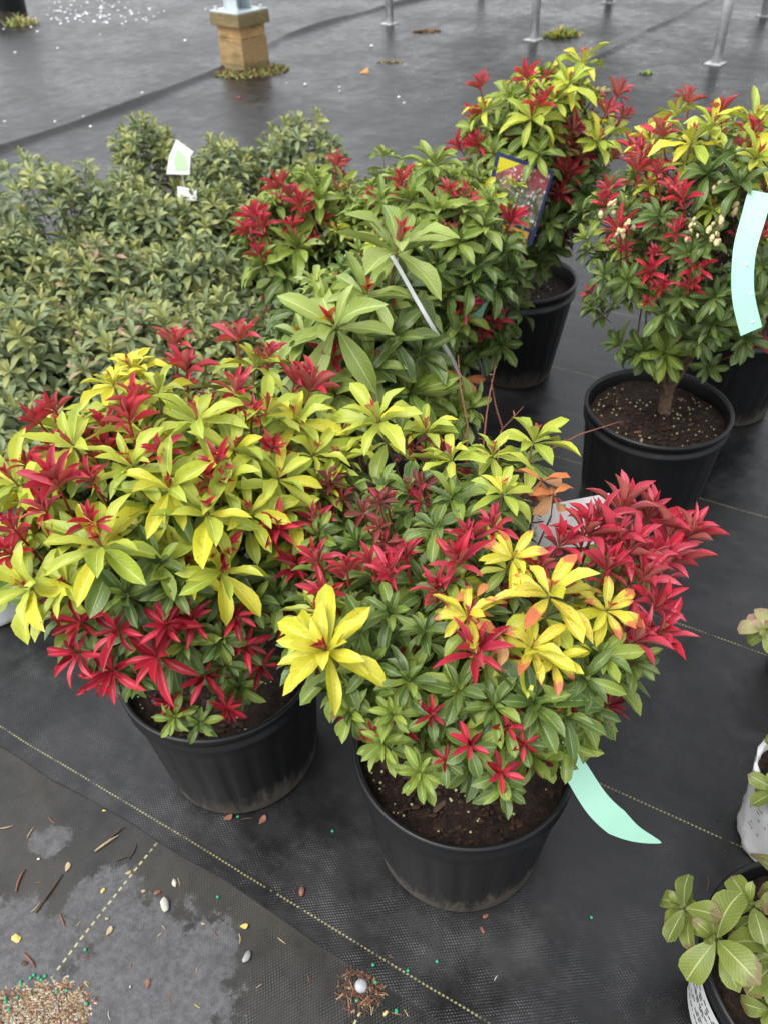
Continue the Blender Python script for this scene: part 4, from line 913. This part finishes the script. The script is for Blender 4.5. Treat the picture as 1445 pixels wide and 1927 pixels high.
# ------------------------------------------------------------------ timber block with steel post
def wood_mat(name, a, b):
    t = NT(name); tc = t.n('ShaderNodeTexCoord').outputs['Object']
    mp = t.n('ShaderNodeMapping'); t.set(mp.inputs[0], tc); mp.inputs['Scale'].default_value = (1, 6, 12)
    g = t.noise(mp.outputs[0], 7, 5, .65); s2 = t.noise(tc, 9, 4, .6)
    col = t.mix(t.ss(g, .3, .7), a, b); col = t.mix(t.math('MULTIPLY', t.ss(s2, .48, .68), .55), col, (.10, .085, .035))
    return t.done(t.pbsdf(col, .75, .25, t.bump(g, .3, .004)))
M_W1 = wood_mat('weathered_timber', (.42, .28, .13), (.25, .17, .085)); M_W3 = wood_mat('fresh_timber', (.55, .34, .15), (.36, .22, .10)); M_W2 = wood_mat('green_stained_timber', (.26, .20, .10), (.15, .12, .06))
tb = empty('timber_post_base', (-.895, 6.60, 0), 'stacked timber block carrying a galvanised steel post on the black fabric', 'post base'); tb.rotation_euler.z = R(-42)
def part(name, size, loc, mat, bevel=.006, parent=tb):
    bm = bmesh.new(); box(bm, size, Matrix.Translation(loc), bevel); return bm_obj(name, bm, mat, parent)
part('timber', (.265, .255, .045), (0, 0, .022), M_W2); part('timber', (.255, .25, .165), (0, 0, .128), M_W1); part('timber', (.248, .240, .073), (0, 0, .2495), M_W3)
part('timber_cap', (.31, .30, .082), (0, 0, .3285), M_W2, .01)
part('base_plate', (.30, .29, .010), (0, 0, .3750), M_GALVWHITE, .002)
pst = part('post', (.014, .15, 2.2), (-.06, 0, 1.48), M_GALVWHITE, .003); part('post_flange', (.12, .010, 2.2), (.0075, .0665, 1.48), M_GALVWHITE, .003); part('post_flange', (.12, .010, 2.2), (.0075, -.0665, 1.48), M_GALVWHITE, .003)
for bx, by in ((-.12, -.11), (.12, -.11), (.12, .11), (-.12, .11)):
    bm = bmesh.new(); lathe(bm, [(.0001, .02), (.012, .018), (.013, .0), (.020, -.001), (.020, -.004)], 8); bm_obj('bolt', bm, M_GALV, tb, (bx, by, .384))
bm = bmesh.new(); lathe(bm, [(.0001, .02), (.016, .02), (.018, 0)], 6); bo = bm_obj('bolt', bm, CHIP['d'], tb, (.0075, -.0715, .50)); bo.rotation_euler = (R(90), 0, 0)

# ------------------------------------------------------------------ steel legs under an unseen bench top, added to darken the ground
bn = empty('legs_with_added_bench_top', (1.37, 7.17, 0), 'round galvanised legs with small foot plates under an added unseen bench top', 'bench')
LEGS = [(.234, 8.106), (1.367, 7.175), (2.474, 6.123), (3.469, 7.757), (2.36, 8.72), (1.25, 9.65)]
for lx, ly in LEGS:
    bm = bmesh.new(); tube(bm, [(lx - 1.37, ly - 7.17, 0), (lx - 1.37, ly - 7.17, .92)], .036, 20); lg = bm_obj('leg', bm, M_GALV, bn, smooth=True)
    bm = bmesh.new(); box(bm, (.115, .115, .008), Matrix.Translation((lx - 1.37, ly - 7.17, .004)) @ Matrix.Rotation(R(-42), 4, 'Z'), .002); bm_obj('foot_plate', bm, M_GALV, lg)
dirx = Vector((2.24, -1.983, 0)).normalized(); diry = Vector((dirx.y * -1, dirx.x, 0)); o0 = Vector((.234 - 1.37, 8.106 - 7.17, 0))
RB = Matrix(((dirx.x, diry.x, 0, 0), (dirx.y, diry.y, 0, 0), (0, 0, 1, 0), (0, 0, 0, 1)))
for fy in (-.06, 1.0, 1.98):
    bm = bmesh.new(); box(bm, (3.3, .05, .07), Matrix.Translation(o0 + dirx * 1.5 + diry * fy + Vector((0, 0, .885))) @ RB, .004); bm_obj('added_rail', bm, M_GALV, bn)
for k in range(22):
    bm = bmesh.new(); box(bm, (3.4, .075, .02), Matrix.Translation(o0 + dirx * 1.5 + diry * (-.08 + k * .098) + Vector((0, 0, .932))) @ RB, .003); bm_obj('added_slat', bm, M_W2, bn)

# ------------------------------------------------------------------ far odds and ends
fp = empty('nursery_pot', (-3.62, 9.40, 0), 'empty looking black nursery pot by the grass tuft', 'pot')
mesh_obj('pot', pot_mesh(.42, .40, .84), fp); mesh_obj('soil', soil_mesh(.19, 77), fp, (0, 0, .33))
def tuft(name, loc, rx, ry, h, n, mats, label, cat, blade=.004):
    bm = bmesh.new(); rn = random.Random(int(abs(loc[0] * 1000)))
    for k in range(n):
        a, q = rn.uniform(0, 6.28), math.sqrt(rn.random()); b = Vector((q * rx * math.cos(a), q * ry * math.sin(a), 0))
        d = Vector((rn.gauss(0, .5), rn.gauss(0, .5), 1)); l = h * rn.uniform(.35, 1.15) * (1.15 - .75 * q); x = Vector((-d.y, d.x, 0)); x = x.normalized() if x.length > 1e-4 else Vector((1, 0, 0))
        v = [bm.verts.new(b - x * blade), bm.verts.new(b + x * blade), bm.verts.new(b + d * l * .55 + x * blade * .8), bm.verts.new(b + d * l * .55 - x * blade * .8)]
        tp = bm.verts.new(b + d * l * .8 + Vector((d.x, d.y, -.4)) * l * .5)
        f1 = bm.faces.new(v); f2 = bm.faces.new((v[3], v[2], tp)); f1.material_index = f2.material_index = rn.randrange(len(mats))
    o = bm_obj(name, bm, mats, None, loc); tag(o, label, cat); return o
GR = [simple_mat('weed_green', (.16, .26, .05), (.26, .32, .08), .6), simple_mat('straw', (.42, .36, .13), (.50, .44, .20), .7), simple_mat('moss', (.14, .15, .035), (.24, .20, .07), .8), simple_mat('moss_brown', (.14, .085, .04), (.22, .13, .06), .85), simple_mat('weed_yellow', (.7, .55, .03), None, .6)]
tuft('grass_tuft', (-3.30, 8.80, 0), .16, .10, .16, 170, [GR[1], GR[0], GR[1]], 'yellowing grass tuft in front of the black pot', 'weed', .006)
ms = tuft('moss_patch', (-.86, 6.50, 0), .30, .24, .05, 1300, [GR[2], GR[3], GR[0], GR[3]], 'brown and green moss growing round the timber block', 'moss', .006)
tuft('weed', (1.61, 7.27, 0), .15, .08, .10, 120, [GR[0], GR[0], GR[4]], 'green weed with a yellow flower beside the bench leg', 'weed', .010)
tuft('dry_moss', (.527, 7.68, 0), .13, .07, .03, 160, [GR[3]], 'flat brown clump of dry moss near the bench', 'moss', .008)
tuft('dry_moss', (.192, 6.594, 0), .10, .04, .02, 90, [GR[3], GR[1]], 'thin tan streak of dry moss on the fabric', 'moss', .006)
tuft('dry_grass', (1.486, 5.518, 0), .10, .05, .05, 140, [GR[1], GR[3]], 'tangled dry grass wisp behind the tall pieris', 'weed', .004)
tuft('weed', (1.931, 5.934, 0), .05, .03, .03, 40, [GR[0]], 'tiny green seedling alone on the dark fabric', 'weed', .008)

# ------------------------------------------------------------------ litter on the fabric
DEBRIS = """st,-657,670,21,75 sr,-625,691,21,-43 st,-704,682,23,8 sr,-648,586,38,87 st,-607,540,19,52 sd,-591,562,68,66 lt,-572,605,17,84 st,-514,644,44,38 sd,-500,663,33,45 sd,-464,628,30,69 sd,-478,617,25,19 sr,-556,517,26,-56 lt,-474,498,16,62 cr,-408,556,15,30 cw,-381,570,15,94 st,-374,572,16,-66 pw,-390,534,26,-69 ct,-431,559,9,-2 ct,-463,591,12,7 lr,-396,418,14,90 cy,-624,492,20,-33 cd,-599,455,13,-2 sr,-592,459,34,-39 sw,-446,377,13,-66 sy,-314,385,10,-34 st,-322,436,10,81 sr,-298,485,13,-53 sy,-260,478,15,-78 ly,-254,496,15,-2 pg,-245,450,20,61 sr,-147,416,13,-71 nr,-163,546,17,82 sy,-391,489,8,41 st,-386,499,13,-43 sr,-526,421,25,-22 sy,-492,421,12,-40 cd,-498,416,6,68 ct,-483,517,8,-2 sr,-357,393,8,-50 sr,-428,445,7,91 cw,-422,415,5,79 sr,-503,457,11,2 sr,-627,476,9,-25 sr,-615,581,12,2 ct,-322,503,7,-2 st,-222,409,10,37 st,-192,472,17,-37 st,-528,512,10,57 cy,-534,706,8,-2 cy,-501,562,11,70 cw,-627,621,7,-2 sd,509,532,27,66 cr,129,474,10,-64 cr,136,494,12,16 sw,141,405,9,51 sr,-358,402,8,39 cr,-259,723,11,-2 lr,-302,680,20,19 lr,-240,673,20,53 sd,-269,677,20,8 sr,-18,441,9,-34 cy,-29,365,10,54 sr,-13,364,17,-15 st,2,364,12,-59 lo,-10,6292,98,53 lk,-854,5734,44,-9 lt,-1096,2481,7,-4"""
PELLETS = [(-285, 681),(-114, 647),(-304, 544),(-506, 471),(306, 486),(53, 431),(7, 420),(-46, 430),(-43, 407),(-72, 383),(-13, 368),(-596, 428),(-594, 424),(-582, 433),(-578, 437),(-569, 433),(-564, 430),(-560, 435),(-535, 412),(-520, 413),(-484, 394),(-594, 407),(-612, 406),(-610, 401),(-602, 391),(-13, 366)]
DROP_GLINTS = [(-1965, 5323),(-1846, 5282),(-1813, 5420),(-1701, 5169),(-1404, 5906),(-1546, 5958),(-1534, 7700),(-2385, 8176),(-2608, 7611),(-2937, 7508),(-555, 6073),(-179, 5891),(209, 5564),(-2300, 5372),(-2447, 8699),(-2005, 9253),(-1588, 9276),(-3424, 8647),(-3268, 8825),(61, 7169),(779, 3156),(1116, 3205),(-3167, 8670),(-3026, 8409),(-177, 5791),(237, 5417),(725, 2780),(-421, 6005),(-257, 4853),(-2860, 9108),(-2970, 9316),(-2659, 9185),(-2052, 8964),(-2670, 9352),(-3041, 9572),(-2571, 9091),(-3189, 9746),(-2048, 9186),(-3355, 10101),(-2822, 9245),(-2787, 9362),(-2166, 9346),(-2819, 9134),(-2697, 9586),(-3159, 10139),(-2122, 8933),(-3197, 9535),(-2706, 9567),(-2693, 9472),(-2623, 8890),(-3320, 9759),(-3160, 9570),(-2980, 9765),(-2664, 9178),(-2854, 9088),(-3050, 9408),(-2488, 8792),(-2460, 9545),(-3304, 10087),(-3104, 9121),(-2466, 8761),(-2620, 9162),(-2834, 10071),(-2185, 9416),(-2892, 10107),(-3125, 9519),(-2503, 9404),(-3334, 10018),(-3111, 9476),(-2303, 9136),(-2730, 9582),(-2254, 9214),(-2081, 8749),(-2586, 9004),(-2550, 9082),(-3051, 9096),(-2511, 9911),(-2773, 9919),(-2601, 9060),(-2368, 9343),(-2832, 9366),(-2641, 9230),(-2194, 8820),(-2612, 9626),(-2286, 8629),(-2839, 9152),(-2344, 9292),(-3107, 9841),(-2864, 9191),(-2910, 9313),(-2910, 8761),(-2714, 8819),(-2279, 8748),(-3205, 10166),(-2843, 9152),(-2632, 9782),(-2978, 8986),(-3090, 9637),(-2693, 9795),(-2853, 9177),(-2934, 8836),(-2387, 9033),(-2749, 9697),(-3082, 9029),(-2983, 10014),(-2969, 9509),(-2864, 8865),(-2763, 8915),(-3010, 9003),(-2533, 9150),(-2621, 9954),(-2341, 8981),(-2828, 8986),(-3203, 9310),(-2779, 9241),(-2492, 8736),(-3159, 9515),(-2482, 8944),(-3017, 9041),(-2591, 8789),(-2972, 10010),(-2929, 9040),(-2799, 9291),(-2126, 8836)]

NAMES = {'s': ('twig_fragment', 'twig'), 'c': ('bark_chip', 'bark chip'), 'l': ('fallen_leaf', 'leaf'), 'p': ('pebble', 'pebble'), 'n': ('seed_pod', 'seed pod')}
CN = {'t': 'tan', 'r': 'reddish brown', 'd': 'dark brown', 'w': 'bleached whitish', 'y': 'yellow', 'g': 'grey', 'o': 'orange', 'k': 'bright red'}
rng = random.Random(77)
for it in DEBRIS.split():
    kc, x, y, l, a = it.split(','); k, c = kc[0], kc[1]; x, y, l, a = int(x) / 1000, int(y) / 1000, int(l) / 1000, R(int(a))
    if y > 1.2 and l < .01: continue
    up = .515 * x + .857 * y > .332; z = 0 if up else -.004
    bm = bmesh.new()
    if k == 's':
        r_ = min(.0022, max(.0007, l * .05)); b_ = rng.uniform(-.08, .08) * l
        tube(bm, [(-l / 2, 0, r_), (-l * .15, b_, r_ * 1.3), (l * .2, b_ * .6, r_ * 1.5), (l / 2, -b_, r_)], [r_ * .7, r_, r_ * .9, r_ * .4], 6)
    elif k == 'l':
        V, UV, F = GEO['leaf', 3]
        vs2 = [bm.verts.new(((p[0] - .5) * l, p[1] * l * .55, .002 + abs(p[2]) * l * .8)) for p in V]
        for f in F: bm.faces.new([vs2[i] for i in f])
    elif k in 'pn': lump(bm, (0, 0, l * .18), (l * .5, l * .27, l * .2), 2, .10)
    else: lump(bm, (0, 0, .0016), (l * .5, l * .28, .0018), 1, .3)
    o = bm_obj(NAMES[k][0], bm, CHIP[c], None, (x, y, z), smooth=k in 'pnl'); o.rotation_euler.z = a
    where = 'lying on the clean fabric' if up else 'lying on the dirty lower fabric'
    if y > 3: where = 'on the wet fabric near the timber block'
    sz = 'long' if l > .03 else ('short' if l > .012 else 'tiny')
    tag(o, f'{sz} {CN[c]} {NAMES[k][1]} {where}', NAMES[k][1], f'{CN[c]} {NAMES[k][1]} litter')
M_PELLET = simple_mat('green_pellet', (.02, .30, .13), (.03, .36, .17), .4, 30)
bm = bmesh.new(); lump(bm, (0, 0, .0022), (.0026, .0026, .0024), 2, .03); pm = bpy.data.meshes.new('pellet'); bm.to_mesh(pm); bm.free(); pm.materials.append(M_PELLET)
for x, y in PELLETS:
    x, y = x / 1000, y / 1000; up = .515 * x + .857 * y > .332
    o = mesh_obj('fertiliser_pellet', pm, None, (x, y, 0 if up else -.004)); tag(o, 'tiny round green fertiliser pellet on the ground fabric', 'pellet', 'green fertiliser pellets')
# water drops on the far fabric, their glints painted as white colour
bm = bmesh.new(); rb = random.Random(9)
for x, y in DROP_GLINTS:
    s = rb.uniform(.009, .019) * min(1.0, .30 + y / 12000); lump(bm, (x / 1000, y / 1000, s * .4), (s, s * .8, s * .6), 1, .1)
M_DROP_GLINT = simple_mat('drop_glint_white', (.85, .86, .87), (.75, .76, .78), .15, 20, .6)
o = bm_obj('painted_drop_glints', bm, M_DROP_GLINT, kind='stuff', smooth=True); tag(o, 'water drops with their glints painted white, scattered over the wet fabric towards the black pot', 'beads')
# ground staple with debris
st = empty('ground_staple', (-.065, .402, -.004), 'round grey headed ground nail pinning the fabric', 'nail')
bm = bmesh.new(); lathe(bm, [(.0001, .012), (.005, .0115), (.0085, .009), (.0098, .006), (.0095, .001)], 24); bm_obj('head', bm, simple_mat('zinc_head', (.42, .44, .46), (.30, .31, .33), .5, 200), st, smooth=True)
bm = bmesh.new(); tube(bm, [(0, 0, -.03), (0, 0, .004)], .003, 8); bm_obj('shank', bm, M_GALV, st)
bm = bmesh.new(); rb = random.Random(21)
for k in range(260):
    a, q = rb.uniform(0, 6.28), .006 + .032 * rb.random() ** .8; l = rb.uniform(.004, .018); t_ = rb.uniform(0, 6.28)
    c = Vector((q * math.cos(a), q * math.sin(a) * .9 - .003, rb.uniform(.0008, .006 * (1 - q / .05)))); d = Vector((math.cos(t_), math.sin(t_), rb.gauss(0, .15))) * l / 2; r_ = rb.uniform(.0004, .0011)
    n0 = len(bm.faces); tube(bm, [c - d, c + Vector((rb.gauss(0, .001), rb.gauss(0, .001), 0)), c + d], r_, 4)
    bm.faces.ensure_lookup_table(); mi = rb.choice((0, 0, 1, 1, 1, 2))
    for f in bm.faces[n0:]: f.material_index = mi
o = bm_obj('litter_clump', bm, [CHIP['r'], CHIP['d'], CHIP['t']], None, (-.065, .402, -.004), kind='stuff'); tag(o, 'ring of needles and bark bits round the grey nail head', 'litter')
# spilled granules
bm = bmesh.new()
def granule_mask(x, y):
    dx, dy = (x + .555), (y - .395)
    f = 1 - (dx / .085) ** 2 - (dy / .040) ** 2; f2 = 1 - ((x + .500) / .026) ** 2 - ((y - .378) / .036) ** 2; f3 = 1 - ((x + .62) / .03) ** 2 - ((y - .395) / .03) ** 2
    return max(f - .25 * (math.sin(x * 170) * math.sin(y * 150 + 1) + 1), f2, f3 - .4) + .35 * math.sin(x * 310 + y * 120) * math.sin(y * 280 - x * 60)
k = 0
while k < 2600:
    x, y = rb.uniform(-.66, -.46), rb.uniform(.325, .445)
    if granule_mask(x, y) < rb.uniform(-.02, .25): continue
    k += 1; s = rb.uniform(.0006, .0018); n0 = len(bm.faces)
    ang = rb.uniform(0, 3.14); dx, dy = math.cos(ang) * s * rb.uniform(.8, 2.4), math.sin(ang) * s * 1.2; h0 = rb.uniform(.0005, .003)
    v = [bm.verts.new((x + q0 * dx - q1 * dy, y + q0 * dy + q1 * s * .8, -.0039)) for q0, q1 in ((-1, -1), (1, -1), (1, 1), (-1, 1))]; tp = bm.verts.new((x, y, -.004 + h0))
    mi = rb.choice((0, 0, 1, 2))
    for i in range(4): f = bm.faces.new((v[i], v[(i + 1) % 4], tp)); f.material_index = mi
o = bm_obj('granule_spill', bm, [CHIP['t'], CHIP['r'], CHIP['w']], kind='stuff'); tag(o, 'spill of pale tan granules on the dry fabric', 'granules')
